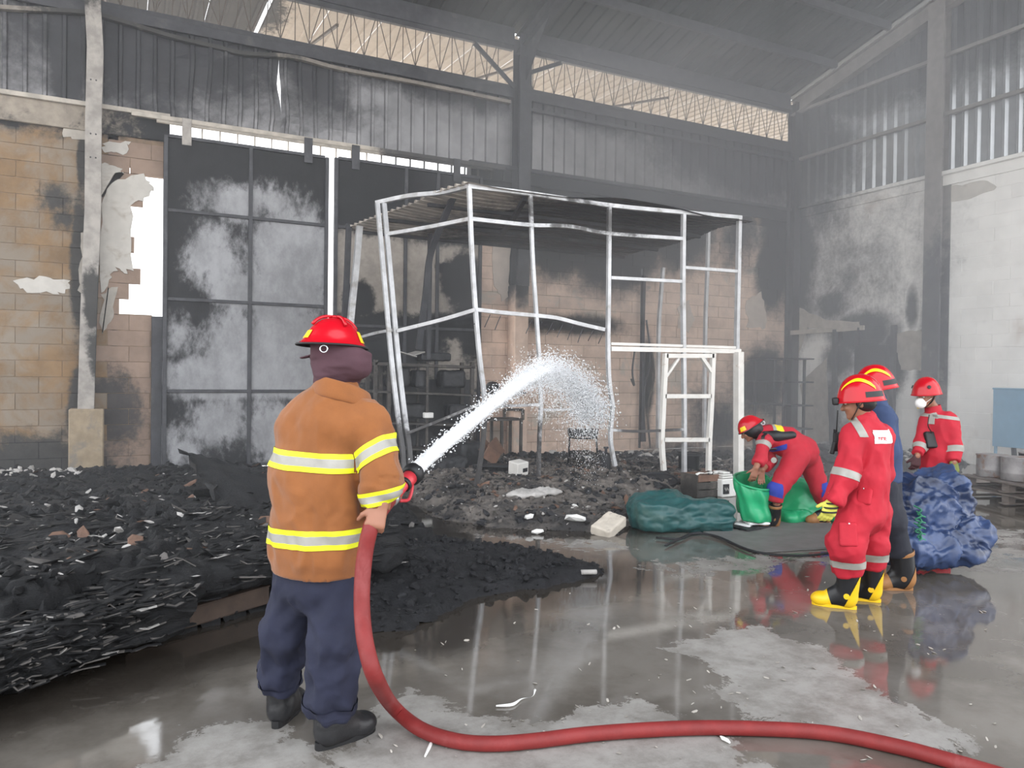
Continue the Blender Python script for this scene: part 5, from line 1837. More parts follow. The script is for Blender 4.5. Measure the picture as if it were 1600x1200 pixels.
rg = np.random.default_rng(5)
vel = lambda t: nrm(jet(min(1, t + .01)) - jet(max(0, t - .01)))
for _ in range(19000):
    t = rg.random() ** .62
    p_ = jet(t)
    R_ = np.interp(t, JT, JR)
    d_ = vel(t)
    q = rg.normal(0, 1, 3)
    q = (q - d_ * (q @ d_)) * R_ * (.36 + .26 * min(1, t / .35) if t < .7 else .5)
    if t > .5: q += d_ * rg.normal(0, .10)
    s = rg.uniform(.0016, .0042) * (1 + .9 * t)
    st_ = 1 + 3 * rg.random()
    Vd = OCT * s
    Vd = Vd + np.outer(Vd @ d_, d_) * (st_ - 1)
    b.add((Vd + p_ + q, OF))
for _ in range(6500):   # falling spray under the arc
    t = rg.uniform(.50, 1.0)
    p_ = jet(t)
    fall = rg.random() ** 2.4 * np.clip((t - .45) * 2.2, 0, .75)
    q = rg.normal(0, .11, 3) - V3(0, 0, fall)
    s = rg.uniform(.0014, .0034)
    b.add((OCT * s * V3(1, 1, 2.8) + p_ + q, OF))
o_ = b.build('spray', mw, wj, True)
o_['kind'] = 'stuff'

# scraps of paint and ash on the wet floor
b = MB()
rg = np.random.default_rng(9)
for _ in range(130):
    px, py = rg.uniform(590, 1560), 900 + 290 * rg.random() ** .8
    c = G(px, py, .004)
    s = rg.uniform(.005, .022)
    b.add(chunk(c, (s, s * .6, s), .12))
b.build('floor_flakes', M_greypl, None, label='small pale flakes floating on the wet floor', cat='debris', kind='stuff')
for i, pts in enumerate(([(775, 1103), (800, 1101), (815, 1092), (832, 1088), (836, 1078)], [(664, 1182), (672, 1165), (676, 1155)])):
    obj('paint_curl', *sweep(spline([G(x, y, .008) for x, y in pts], 5), [.004 + .004 * math.sin(k * .35) for k in range(5 * (len(pts) - 1) + 1)], 6), M_whitefl, None, True, label=('curled white paint strip on the wet floor beside the hose bend', 'short white paint strip just below the hose bend')[i], cat='scrap')
obj('paint_scrap', *chunk(G(1133, 1155, .01), (.05, .03, .05), .15), M_whitefl, None, label='white flat scrap touching the hose on the floor', cat='scrap')
c = G(908, 894, .05)
obj('tin_tube', *lathe([(.02, 0), (.02, .12), (.016, .125), (0, .12)], c, nrm((.9, -.35, 0)), 10), M_ashlight, None, True, label='small grey tube at the ragged point of the black mat', cat='tube')
# ------------------------------------------------------------------ the five firefighters
UP = V3(0, 0, 1)
CFh = nrm(CF * V3(1, 1, 0))
CRh = nrm(CR * V3(1, 1, 0))
M_skin = mat('skin', s2l(150, 102, 80), .5, var=.06, bump=.05, bscale=120)
M_brownc = mat('coat_brown', s2l(138, 83, 39), .85, var=.09, vscale=7, bump=.12, bscale=160, sheen=.2, col2=s2l(124, 73, 34), c2lo=.5, c2hi=.75)
M_navy = mat('trousers_navy', s2l(33, 36, 56), .85, var=.14, vscale=7, bump=.12, bscale=150)
M_redc = mat('coverall_red', s2l(180, 30, 48), .8, var=.08, vscale=6, bump=.1, bscale=140)
M_bluec = mat('shirt_blue', s2l(52, 68, 102), .85, var=.1, bump=.1, bscale=140)
M_dknavy = mat('trousers_dark', s2l(34, 36, 46), .8, var=.15, bump=.1)
M_yel = mat('band_yellow', s2l(228, 232, 34), .6, var=.05, bump=.05)
M_sil = mat('band_silver', s2l(156, 153, 146), .45, var=.08, bump=.1, bscale=60)
M_hred = mat('helmet_red', s2l(186, 16, 32), .2, var=.03, bump=0, coat=.15, spec=.35)
M_hyel = mat('helmet_yellow', s2l(246, 212, 30), .3, var=.04, bump=0)
M_hood = mat('hood_maroon', s2l(78, 52, 60), .9, var=.12, bump=.1, bscale=120)
M_leather = mat('boot_leather', s2l(38, 38, 40), .42, var=.15, bump=.15, bscale=50)
M_rub = mat('boot_rubber', s2l(28, 28, 31), .35, var=.1, bump=.04)
M_byel = mat('boot_yellow', s2l(232, 188, 24), .4, var=.06, bump=.03)
M_bbr = mat('boot_tan', s2l(150, 104, 60), .6, var=.15, bump=.1)
M_glove = mat('glove_black_yellow', s2l(196, 192, 84), .8, var=.1, bump=.15)
M_gdark = mat('glove_dark', s2l(70, 40, 44), .8, var=.1, bump=.1)
M_ggreen = mat('glove_green', s2l(112, 120, 62), .8, var=.1, bump=.1)
M_patchb = mat('patch_blue', s2l(44, 62, 160), .8, var=.08, bump=.1)
M_eye = mat('eye_white', s2l(225, 222, 215), .3, var=0, bump=0)


def cloth(amp=.010, f=(7, 7, 4.5), seed=0):
    f = np.array(f, float)

    def fn(P):
        w = np.stack([fbm(P * 2.5 + seed * 3 + k * 11, 2) for k in range(3)], 1) * .12
        Q = (P + w) * f + seed * 7.1
        r = 1 - 2.2 * np.abs(fbm(Q, 2, .4))
        return amp * r + amp * .35 * fbm(Q * 3.1, 2)
    return fn


def helmet(parent, c, f, up, a, b, h, m=None, brim=.02, rear=.0, style='rescue'):
    """shell with rim; c is the centre of the rim plane"""
    m = m or M_hred
    up = nrm(up)
    f = nrm(np.asarray(f, float) - up * (np.asarray(f, float) @ up))
    sd = np.cross(f, up)

    def P(az, v, off=0.0):
        cr = math.cos(v * math.pi / 2) ** .86
        sr = math.sin(v * math.pi / 2)
        fl = brim * math.exp(-v * 9)
        rr = cr + off / a
        la = a * rr + fl * (1 + rear * max(0, -math.cos(az)) ** 1.5 / max(brim, 1e-6)) if math.cos(az) < 0 else a * rr + fl * (1.0)
        lb = b * (cr + off / b) + fl
        dz = -rear * .45 * max(0, -math.cos(az)) * math.exp(-v * 9)
        return np.asarray(c, float) + f * (la * math.cos(az)) + sd * (lb * math.sin(az)) + up * ((h + off) * sr + dz)
    n, kv = 40, [0, .03, .07, .12, .2, .3, .42, .55, .68, .8, .9, .97]
    V = [P(2 * math.pi * i / n, v) for v in kv for i in range(n)]
    V.append(P(0, .9999) * 0 + np.asarray(c) + up * h)
    F = [(k * n + i, k * n + (i + 1) % n, (k + 1) * n + (i + 1) % n, (k + 1) * n + i) for k in range(len(kv) - 1) for i in range(n)]
    F += [((len(kv) - 1) * n + i, (len(kv) - 1) * n + (i + 1) % n, len(V) - 1) for i in range(n)]
    # underside
    inn = len(V)
    V += [np.asarray(c) + f * (a * .88 * math.cos(2 * math.pi * i / n)) + sd * (b * .88 * math.sin(2 * math.pi * i / n)) + up * .01 for i in range(n)]
    V.append(np.asarray(c) + up * .06)
    F2 = [(i, inn + i, inn + (i + 1) % n, (i + 1) % n) for i in range(n)] + [(inn + i, inn + n, inn + (i + 1) % n) for i in range(n)]
    o = obj('helmet', V, F + F2, [m, M_black], parent, True, [0] * len(F) + [1] * len(F2))
    obj('rim_edging', *sweep([P(2 * math.pi * i / n, 0) for i in range(n + 1)], .005, 6, False), M_black if style == 'brim' else m, o, True)

    def patch(name, az0, az1, v0, v1, mm, off=.003, bend=0.0, nseg=14, width=None):
        Vp, Fp = [], []
        for i in range(nseg + 1):
            t = i / nseg
            az = az0 + (az1 - az0) * t
            bd = bend * math.sin(t * math.pi)
            for j in range(4):
                v = v0 + (v1 - v0) * j / 3 + bd
                Vp.append(P(az, v, off))
        for i in range(nseg):
            for j in range(3):
                Fp.append((i * 4 + j, (i + 1) * 4 + j, (i + 1) * 4 + j + 1, i * 4 + j + 1))
        return obj(name, Vp, Fp, mm, o, True)
    return o, P, patch


def boot(parent, top, heel, toe, rs, style='rubber', m=None, ym=None):
    heel, toe = np.asarray(heel, float) * V3(1, 1, 0), np.asarray(toe, float) * V3(1, 1, 0)
    d = nrm(toe - heel)
    sd = np.cross(d, UP)
    ank = heel + d * .055 + UP * .10
    R = np.stack([d, sd, UP], 1)
    L = np.linalg.norm(toe - heel)
    k = .046 if style != 'leather' else .052
    pr = [cap(ank, top, rs * .92, rs, side=sd, ea=1.0, fb=True, k=.03, lab=1),
          cap(heel + d * .045 + UP * .055, toe - d * .05 + UP * .045, k + .004, k, side=sd, ea=.95, k=.04, lab=2),
          ell(toe - d * .045 + UP * .045, (.062, .05, .042), R, k=.03, lab=2),
          ell(ank + d * .055 - UP * .005, (.075, k, .055), R, k=.04, lab=2)]
    m = m or (M_leather if style == 'leather' else M_rub)
    fold = (lambda P: .004 * (1 - 2 * np.abs(fbm(P * V3(9, 9, 22), 2))) * sst(.06, .12, P[:, 2])) if style == 'leather' else (lambda P: .0015 * fbm(P * 10, 2))
    V, F = sdf_mesh(pr, .0085, fold)
    V[:, 2] = np.maximum(V[:, 2], .012)
    o = obj('boot', V, F, m, parent, True)
    # sole
    n = 26
    out = []
    for i in range(n):
        a = 2 * math.pi * i / n
        x = (L / 2 + .012) * math.cos(a)
        w = (.047 if math.cos(a) > 0 else .041) * (1 - .12 * max(0, -math.cos(a * 1) + .2))
        out.append(heel + d * (L / 2) + d * x * (abs(math.cos(a)) ** -.0) + sd * (w * np.sign(math.sin(a)) * abs(math.sin(a)) ** .6))
    ym = ym or M_byel
    st_h = .034 if style == 'leather' else .022
    Vs = [p + UP * .001 for p in out] + [p + UP * st_h for p in out]
    Fs = [tuple(range(n))[::-1], tuple(range(n, 2 * n))] + [(i, (i + 1) % n, n + (i + 1) % n, n + i) for i in range(n)]
    obj('sole', Vs, Fs, ym if style == 'rubber' else M_black, o)
    if style == 'rubber':
        tv = heel + d * (L * .52)
        q = band((V, F), pr, [1, 2], tv, nrm(d + UP * -.35), [(0, .5, 0)], .003)
        if len(q[0]): obj('toe_cap', q[0], q[1], ym, o, True)
        q = band((V, F), pr, [1, 2], heel + d * .028, nrm(-d - UP * .45), [(-.045, .5, 0)], .003)
        if len(q[0]): obj('heel_guard', q[0], q[1], ym, o, True)
        ax = nrm(np.asarray(top) - ank)
        q = band((V, F), pr, [1, 2], top, ax, [(-.028, .0, 0)], .004)
        if len(q[0]): obj('top_band', q[0], q[1], ym, o, True)
        cs = ank + UP * .0
        view = nrm((EYE - cs) * V3(1, 1, 0))
        obj('ankle_disc', *lathe([(.020, 0), (.020, .004), (0, .005)], cs + view * (rs * .93 + .003), view, 16, up=UP), ym, o)
    else:
        for i in range(4):
            pz = ank + d * (.058 - .004 * i) + UP * (.0 + .025 * i)
            obj('lace', *sweep([pz - sd * .03, pz + d * .014 + UP * .006, pz + sd * .03], .0035, 5), M_black, o)
    return o


def glove(parent, prims, m, name='glove'):
    V, F = sdf_mesh(prims, .0055)
    return obj(name, V, F, m, parent, True)


def limb_body(J, side):
    """undersuit body: one continuous surface from head to ankles and fingertips"""
    pr = [cap(J['pelvis'], J['chest'], .125, .13, side=side, ea=.68, k=.05, lab=1),
          cap(J['chest'], J['neck'], .09, .052, side=side, ea=.8, k=.06, lab=1),
          cap(J['neck'], J['head'], .052, .05, k=.03, lab=1)]
    pr += head_prims(J['head'], J['face'], J.get('hup', UP))
    for s in 'LR':
        pr += [cap(J['sh' + s], J['el' + s], .05, .04, k=.04, lab=2), cap(J['el' + s], J['wr' + s], .04, .029, k=.02, lab=2),
               cap(J['hip' + s], J['kn' + s], .078, .055, k=.05, lab=3), cap(J['kn' + s], J['an' + s], .055, .026, k=.02, lab=3)]
        pr += J['hand' + s]
    return pr


def eyes(parent, c, f, up=UP):
    f = nrm(f)
    u = nrm(np.asarray(up) - f * (np.asarray(up) @ f))
    sd = np.cross(f, u)
    for s in (-1, 1):
        e = np.asarray(c) + f * .080 + sd * s * .031 + u * .012
        V, F = lathe([(0, -.011), (.008, -.008), (.011, 0), (.008, .008), (0, .011)], e, f, 12)
        o = obj('eye', V, F, M_eye, parent, True)
        obj('pupil', *lathe([(.005, .0095), (.0045, .0112), (0, .0118)], e, f, 10), M_black, o)


def gaiter(pr, V, F):
    return V, F


# ---------------------------------------------------------------- 1: brown coat, seen from behind, holding the nozzle
f1 = nrm(CRh * .75 + CFh * .66)
s1 = nrm(CRh * .92 - CFh * .30)
Z1 = 3.22
J1 = dict(pelvis=D(500, 878, 3.25), chest=D(512, 690, 3.22), neck=D(526, 600, 3.2), head=D(531, 556, 3.2), face=f1,
          shL=D(462, 668, 3.26), elL=D(508, 765, 3.48), wrL=D(592, 778, 3.44), shR=D(580, 664, 3.18), elR=D(595, 748, 3.12), wrR=D(595, 786, 3.07),
          hipL=D(464, 878, 3.28), knL=D(447, 985, 3.36), anL=D(435, 1085, 3.46), hipR=D(530, 882, 3.22), knR=D(524, 1000, 3.2), anR=D(513, 1128, 3.26))
J1['handR'] = hand_prims(J1['wrR'], D(584, 826, 3.03) - J1['wrR'], CFh - CRh * .35, -CRh - CFh * .2, 1.0, 1.05)
J1['handL'] = hand_prims(J1['wrL'], n0 + nd * .03 - J1['wrL'], UP * .3 + CFh, UP, .9, .95)
p1 = empty('person', J1['pelvis'] * V3(1, 1, 0), 'firefighter in a brown coat with yellow bands, back turned, aiming the hose', 'person')
V, F = sdf_mesh(limb_body(J1, s1), .0085)
obj('body', V, F, M_skin, p1, True)
coat = [cap(D(497, 892, 3.25), D(497, 745, 3.23), .205, .192, side=s1, ea=.76, fa=True, k=.05, lab=1),
        cap(D(497, 745, 3.23), D(508, 668, 3.22), .192, .178, side=s1, ea=.76, k=.06, lab=1),
        cap(D(476, 664, 3.24), D(568, 662, 3.19), .082, .085, k=.08, lab=1),
        cap(D(515, 655, 3.21), D(528, 606, 3.2), .13, .085, side=s1, ea=.85, k=.07, lab=1),
        cap(J1['shR'], J1['elR'], .080, .074, k=.045, lab=2), cap(J1['elR'], D(587, 791, 3.10), .074, .052, fb=True, k=.035, lab=3),
        cap(J1['shL'] + CRh * .02, J1['elL'], .084, .078, k=.05, lab=4), cap(J1['elL'], D(585, 777, 3.44), .076, .055, fb=True, k=.035, lab=4)]


HEMZ = D(497, 892, 3.25)[2]


def coat_fold(P):
    base = cloth(.013, (8, 8, 5), 1)(P)
    h = P[:, 2]
    hm = sst(0, .07, h - HEMZ)
    return base * (1 + .8 * sst(1.25, .9, h)) * hm + .006 * np.sin(P[:, 2] * 60 + 5 * fbm(P * 6, 2)) * (labels_of(P, coat) == 3)


VFc = sdf_mesh(coat, .0095, coat_fold)
co = obj('coat', *VFc, M_brownc, p1, True)


def stripes(parent, VF, prims, labs, c, n, w=.05, off=.004, name='reflective_band', hs=None, plain=False):
    cuts = [(-w / 2, w / 2, 1)] if plain else [(-w / 2, -w / 4.4, 0), (-w / 4.4, w / 4.4, 1), (w / 4.4, w / 2, 0)]
    Vb, Fb, mi = band(VF, prims, labs, c, n, cuts, off, hs)
    if len(Vb): return obj(name, Vb, Fb, [M_yel, M_sil], parent, True, mi)


stripes(co, VFc, coat, [1], D(497, 722, 3.1), nrm(UP + CRh * .045), .078)
stripes(co, VFc, coat, [1], D(497, 843, 3.1), nrm(UP - CRh * .01), .078)
stripes(co, VFc, coat, [2], D(592, 703, 3.12), nrm(J1['elR'] - J1['shR'] + CRh * .09 - UP * .02), .076)
stripes(co, VFc, coat, [2, 3], D(597, 775, 3.1), nrm(UP + CRh * -.22), .058)
# standing collar, open at the front
colp = []
for i in range(19):
    a = -2.55 + 5.1 * i / 18
    v = nrm(-f1) * math.cos(a) + np.cross(-f1, UP) * math.sin(a)
    r = .098 + .012 * abs(a) / 2.5
    base = D(529, 606, 3.2) + v * r * V3(1, 1, 1)
    colp.append((base + f1 * .03 * (abs(a) / 2.5) ** 3 - UP * .075 * (abs(a) / 2.5) ** 1.6, v))
Vk, Fk = [], []
for b_, v in colp: Vk += [b_ - UP * .035 + v * .016, b_ + UP * .02 + v * .005, b_ + UP * .055, b_ + UP * .05 - v * .012, b_ - UP * .03 - v * .012]
for i in range(len(colp) - 1):
    for j in range(5): Fk.append((i * 5 + j, i * 5 + (j + 1) % 5, (i + 1) * 5 + (j + 1) % 5, (i + 1) * 5 + j))
Fk += [tuple(range(5))[::-1], tuple((len(colp) - 1) * 5 + j for j in range(5))]
cc_ = obj('collar', Vk, Fk, M_brownc, co, True)
md = cc_.modifiers.new('s', 'SUBSURF'); md.levels = 1; md.render_levels = 2
obj('wristlet', *sweep([D(592, 783, 3.11), D(589, 794, 3.11)], [.043, .036], 14, False), M_black, co, True)
tr = [cap(D(500, 850, 3.25), D(498, 905, 3.25), .175, .17, side=s1, ea=.78, k=.05, lab=1),
      cap(D(470, 890, 3.28), J1['knL'], .100, .092, k=.05, lab=2), cap(J1['knL'], D(437, 1064, 3.44), .090, .084, fb=True, k=.03, lab=2),
      cap(D(524, 893, 3.22), J1['knR'], .100, .096, k=.05, lab=3), cap(J1['knR'], D(515, 1112, 3.24), .094, .086, fb=True, k=.03, lab=3)]


def tr_fold(P):
    return cloth(.018, (9, 9, 6), 4)(P) * (.5 + sst(.75, .3, P[:, 2])) + .006 * np.sin(P[:, 2] * 55 + 6 * fbm(P * 5, 2)) * sst(.5, .2, P[:, 2])


VFt = sdf_mesh(tr, .0095, tr_fold)
to = obj('trousers', *VFt, M_navy, p1, True)
for s, lab, kn, an in ((0, 3, J1['knR'], J1['anR']), (1, 2, J1['knL'], J1['anL'])):
    c_ = kn * .25 + an * .75
    Vb, Fb, mi = band(VFt, tr, [lab], c_, nrm(an - kn), [(-.018, .018, 0)], .005)
    if len(Vb): obj('ankle_strap', Vb, Fb, M_navy, to, True)
hR, tR = G(497, 1172), G(560, 1148)
boot(p1, J1['anR'] + UP * .11, hR, hR + nrm(tR - hR) * .27, .068, 'leather')
hL = G(431, 1138)
boot(p1, J1['anL'] + UP * .11, hL, hL + nrm(CFh + CRh * .1) * .26, .062, 'leather')
ho, HP, hpatch = helmet(p1, D(521, 541, 3.2), f1 * 1 + V3(0, 0, .0), UP + f1 * .10 - CRh * .03, .118, .106, .118, brim=.026, rear=.012, style='brim')
hpatch('sticker', .50, .98, .10, .36, M_hyel)
hpatch('sticker', math.pi - .2 + .0, math.pi + .2, .12, .3, M_hyel)
for i, az in enumerate((0, math.pi / 2, math.pi, -math.pi / 2)):
    pts = [HP(az, v, .004 + .004 * math.sin(v * 3)) for v in np.linspace(.45, .97, 8)]
    obj('crest_rib', *sweep(pts, .007, 6), M_hred, ho, True)
obj('crest_knob', *lathe([(.02, 0), (.02, .006), (.012, .011), (0, .012)], HP(0, .999) * 0 + D(521, 541, 3.2) + nrm(UP + f1 * .10 - CRh * .03) * .118, nrm(UP + f1 * .1), 12), M_hred, ho, True)
rc = D(506, 545, 3.07)
obj('hanger_ring', *sweep([rc + CRh * (.015 * math.cos(a)) + UP * (.014 * math.sin(a)) for a in np.linspace(0, 2 * math.pi, 22)], .0032, 6, False), M_chrome, ho, True)
shp = [cap(D(526, 548, 3.2), D(526, 590, 3.2), .096, .084, side=np.cross(f1, UP), ea=1.12, k=.03), ell(D(545, 565, 3.17), (.085, .085, .062), k=.04), rbx(D(556, 567, 3.17), (.048, .05, .055), np.stack([f1, np.cross(UP, f1), UP], 1), .03, .03)]
V, F = sdf_mesh(shp, .007, lambda P: .008 * (1 - 2.2 * np.abs(fbm(P * V3(9, 9, 20), 2))))
obj('neck_shroud', V, F, M_hood, ho, True)
flp = [cap(D(506, 551, 3.17), D(474, 559, 3.2), .045, .034, side=CFh, ea=.13, eb=.13, k=.01)]
obj('rear_flap', *sdf_mesh(flp, .005), M_hood, ho, True)
obj('visor_arm', *sweep(spline([D(568, 548, 3.2), D(571, 556, 3.2), D(569, 566, 3.2)], 5), .004, 6), M_black, ho, True)

# ---------------------------------------------------------------- 2: red coverall with white back patch, standing, facing the booth
def red_bands(co_, VF, prims, lst):
    for labs, c, n, w in lst: stripes(co_, VF, prims, labs, c, n, w, plain=True)


f2 = nrm(-CRh * .93 + CFh * .36)
s2 = np.cross(f2, UP)
J2 = dict(pelvis=D(1350, 795, 5.3), chest=D(1357, 695, 5.3), neck=D(1350, 652, 5.3), head=D(1341, 629, 5.3), face=nrm(f2 * 1 - UP * .22),
          shL=D(1334, 682, 5.2), elL=D(1323, 742, 5.17), wrL=D(1303, 782, 5.12), shR=D(1378, 684, 5.44), elR=D(1380, 740, 5.5), wrR=D(1360, 785, 5.5),
          hipL=D(1338, 795, 5.25), knL=D(1321, 852, 5.23), anL=D(1326, 900, 5.29), hipR=D(1366, 795, 5.37), knR=D(1362, 848, 5.4), anR=D(1362, 890, 5.45))
J2['handL'] = hand_prims(J2['wrL'], D(1290, 812, 5.1) - J2['wrL'], -CRh * .2 + CFh, -CRh, .45, 1.02)
J2['handR'] = hand_prims(J2['wrR'], D(1352, 815, 5.5) - J2['wrR'], -CFh, -CRh, .4, 1.0)
p2 = empty('person', J2['pelvis'] * V3(1, 1, 0), 'firefighter in red coverall with white back patch and yellow-toed rubber boots', 'person')
V, F = sdf_mesh(limb_body(J2, s2), .0085)
b2 = obj('body', V, F, M_skin, p2, True)
eyes(b2, J2['head'], J2['face'])
cv = [cap(D(1350, 800, 5.3), D(1354, 748, 5.3), .165, .150, side=s2, ea=.86, k=.06, lab=1), cap(D(1354, 748, 5.3), D(1357, 692, 5.3), .150, .160, side=s2, ea=.80, k=.06, lab=1),
      cap(D(1340, 680, 5.22), D(1373, 681, 5.42), .078, .078, k=.07, lab=1), cap(D(1356, 684, 5.3), D(1350, 655, 5.3), .11, .068, k=.05, lab=1),
      cap(J2['shL'], J2['elL'], .076, .074, k=.04, lab=2), cap(J2['elL'], D(1301, 786, 5.12), .074, .060, fb=True, k=.03, lab=2),
      cap(J2['shR'], J2['elR'], .072, .066, k=.04, lab=3), cap(J2['elR'], J2['wrR'], .066, .05, fb=True, k=.03, lab=3),
      cap(D(1341, 800, 5.25), D(1321, 850, 5.23), .118, .116, k=.05, lab=4), cap(D(1321, 850, 5.23), D(1325, 893, 5.29), .112, .092, fb=True, k=.03, lab=4),
      cap(D(1365, 800, 5.37), D(1362, 848, 5.4), .115, .105, k=.05, lab=5), cap(D(1362, 848, 5.4), D(1363, 882, 5.45), .102, .088, fb=True, k=.03, lab=5)]
VF2 = sdf_mesh(cv, .0105, lambda P: cloth(.016, (9, 9, 5.5), 11)(P))
c2 = obj('coverall', *VF2, M_redc, p2, True)
obj('collar', *sweep([D(1351, 660, 5.3), D(1350, 648, 5.3)], [.085, .074], 20, False), M_redc, c2, True)
red_bands(c2, VF2, cv, [([2], D(1323, 742, 5.17), nrm(J2['elL'] - J2['shL'] - CRh * .03), .055), ([4], D(1324, 879, 5.27), UP, .05), ([5], D(1363, 868, 5.43), UP, .055)])
# shoulder band and back patch laid on the coat
qb = band(VF2, cv, [1, 2], D(1341, 668, 5.2), nrm(CRh * .80 - CFh * .25 + UP * .42), [(-.026, .026, 0)], .004, lambda P: (P[:, 2] > D(1341, 683, 5.2)[2]) & ((P - J2['head']) @ CFh < .25))
if len(qb[0]): obj('shoulder_band', qb[0], qb[1], M_sil, c2, True)
M_patchw = mat('patch_white', s2l(246, 244, 242), .6, var=.02, bump=.05)
pz0, pz1 = D(1373, 692, 5.2)[2], D(1373, 672, 5.2)[2]
xl, xr = CRh @ D(1358, 680, 5.2), CRh @ D(1389.5, 680, 5.3)
qb = band(VF2, cv, [1, 3], V3(0, 0, (pz0 + pz1) / 2), UP, [(-(pz1 - pz0) / 2, (pz1 - pz0) / 2, 0)], .005, lambda P: (P @ CRh > xl) & (P @ CRh < xr) & ((P - J2['chest']) @ CFh < .10))
bp2 = obj('back_patch', qb[0], qb[1], M_patchw, c2, True) if len(qb[0]) else c2


from mathutils.bvhtree import BVHTree
_BV = {}


def surf_at(VF, px, py):
    """where the sight line through a pixel meets a garment"""
    if id(VF) not in _BV:
        _BV[id(VF)] = (BVHTree.FromPolygons([tuple(v) for v in VF[0]], [tuple(int(i) for i in f) for f in VF[1]]), VF)
    hit = _BV[id(VF)][0].ray_cast(Vector(EYE), Vector(nrm(ray(px, py))))
    if hit[0] is None: raise ValueError('no garment there')
    n = np.array(hit[1])
    return np.array(hit[0]), n if n @ (EYE - np.array(hit[0])) > 0 else -n


M_patchr = mat('patch_red_print', s2l(196, 92, 96), .7, var=.05, bump=0)
glyph = {'R': ['110', '101', '110', '101', '101'], 'E': ['111', '100', '110', '100', '111'], 'S': ['111', '100', '111', '001', '111'], 'C': ['111', '100', '100', '100', '111'], 'U': ['101', '101', '101', '101', '111'], 'T': ['111', '010', '010', '010', '010']}
PV = (qb[0], qb[1])
for px_, gch in ((1361.5, 'R'), (1366.3, 'E'), (1373.6, 'T'), (1378.4, 'E'), (1383, 'R')):
    try: pc2, N = surf_at(PV, px_, 686.5)
    except ValueError: continue
    s_, u_, n_v = frame(N)
    if s_ @ CRh < 0: s_, u_ = -s_, u_
    lt = MB()
    for r_, row in enumerate(glyph[gch]):
        for cidx, ch_ in enumerate(row):
            if ch_ == '1': lt.add(box(pc2 + N * .002 + s_ * ((cidx - 1) * .0056) + UP * ((2 - r_) * .0062), (.0058, .0064, .002), np.stack([s_, u_, n_v], 1)))
    lo_ = lt.build('letter', M_patchr, bp2)
    lo_['kind'] = 'stuff'
for (px_, py_, w_, h_) in ((1351, 776, .10, .11), (1325, 835, .12, .16)):
    pc2, N = surf_at(VF2, px_, py_)
    s_, u_, n_v = frame(N)
    V, F = sdf_mesh([rbx(pc2 + N * .004, (w_ / 2, h_ / 2, .014), np.stack([s_, u_, n_v], 1), .012)], .009, lambda P: .004 * fbm(P * 14, 2))
    pk = obj('cargo_pocket', V, F, M_redc, c2, True)
    obj('snap', *lathe([(.006, 0), (.005, .004), (0, .005)], pc2 + N * .02 + UP * h_ * .45, N, 8), M_chrome, pk)
boot(p2, D(1327, 886, 5.29), G(1336, 952), G(1336, 952) + nrm(G(1284, 945) - G(1336, 952)) * .27, .078)
boot(p2, D(1363, 876, 5.44), G(1374, 941), G(1374, 941) + nrm(G(1284, 945) - G(1336, 952)) * .27, .078)
g2 = glove(p2, hand_prims(J2['wrL'], D(1290, 812, 5.1) - J2['wrL'], -CRh * .2 + CFh, -CRh, .45, 1.04, rad=1.22) + [cap(J2['wrL'] + UP * .03, J2['wrL'], .042, .04, k=.02)], M_glove)
for k in range(3):
    w0 = J2['wrL'] + nrm(D(1290, 812, 5.1) - J2['wrL']) * (.02 + .032 * k)
    obj('glove_stripe', *sweep([w0 + nrm(CRh) * (.047 * math.cos(a)) + CFh * (.034 * math.sin(a)) for a in np.linspace(0, 2 * math.pi, 20)], .006, 6, False), M_black, g2, True)
up2 = nrm(UP - f2 * .02)


def rescue_helmet(p, c, f, up, a=.142, b=.118, h=.125, stripe=True, goggles=True):
    ho, HPf, pt = helmet(p, c, f, up, a, b, h, brim=.010)
    if stripe:
        for sgn in (1, -1):
            Vp, Fp = [], []
            for i in range(25):
                t = i / 24
                az = sgn * (.55 + 1.75 * t)
                vc = .30 + .27 * math.sin(t * math.pi) ** .8
                w = .06 * (.45 + .55 * math.sin(min(1, t * 1.3) * math.pi * .5)) * (1 if t < .93 else .75)
                for j in (-1, -.33, .33, 1): Vp.append(HPf(az, vc + w * j, .004))
            for i in range(24):
                for j in range(3): Fp.append((i * 4 + j, (i + 1) * 4 + j, (i + 1) * 4 + j + 1, i * 4 + j + 1))
            obj('yellow_stripe', Vp, Fp, M_hyel, ho, True)
    if goggles:
        for sgn in (1, -1): pt('side_slot', sgn * 1.75, sgn * 2.75, .09, .22, M_black, .002, nseg=10)
        u = nrm(up)
        ff = nrm(np.asarray(f) - u * (np.asarray(f) @ u))
        sdv = np.cross(ff, u)
        V, F = sdf_mesh([rbx(np.asarray(c) + ff * (a + .012) + u * .012, (.022, .07, .026), np.stack([ff, sdv, u], 1), .012)], .007)
        obj('visor', V, F, M_black, ho, True)
    return ho, HPf


def chin_strap(ho, head, f, c):
    f = nrm(f)
    sdv = nrm(np.cross(f, UP))
    for s in (-1, 1):
        obj('chin_strap', *sweep(spline([head + sdv * s * .086 + UP * .04 - f * .01, head + sdv * s * .078 - UP * .04 + f * .01, head + f * .04 - UP * .108 + sdv * s * .012], 5), (.008, .003), square=True), M_black, ho)
        obj('rear_strap', *sweep(spline([head + sdv * s * .08 + UP * .04 - f * .05, head + sdv * s * .082 - UP * .01 - f * .015, head + sdv * s * .078 - UP * .04 + f * .01], 5), (.007, .003), square=True), M_black, ho)
    obj('strap_buckle', *box(head + f * .045 - UP * .10 + sdv * .05, (.03, .02, .035), None, .006), M_hyel, ho)
    obj('head_band', *sweep([head + f * (.102 * math.cos(a)) + sdv * (.084 * math.sin(a)) + UP * (.026) for a in np.linspace(1.6, 4.7, 16)], (.022, .004), square=True), M_black, ho)


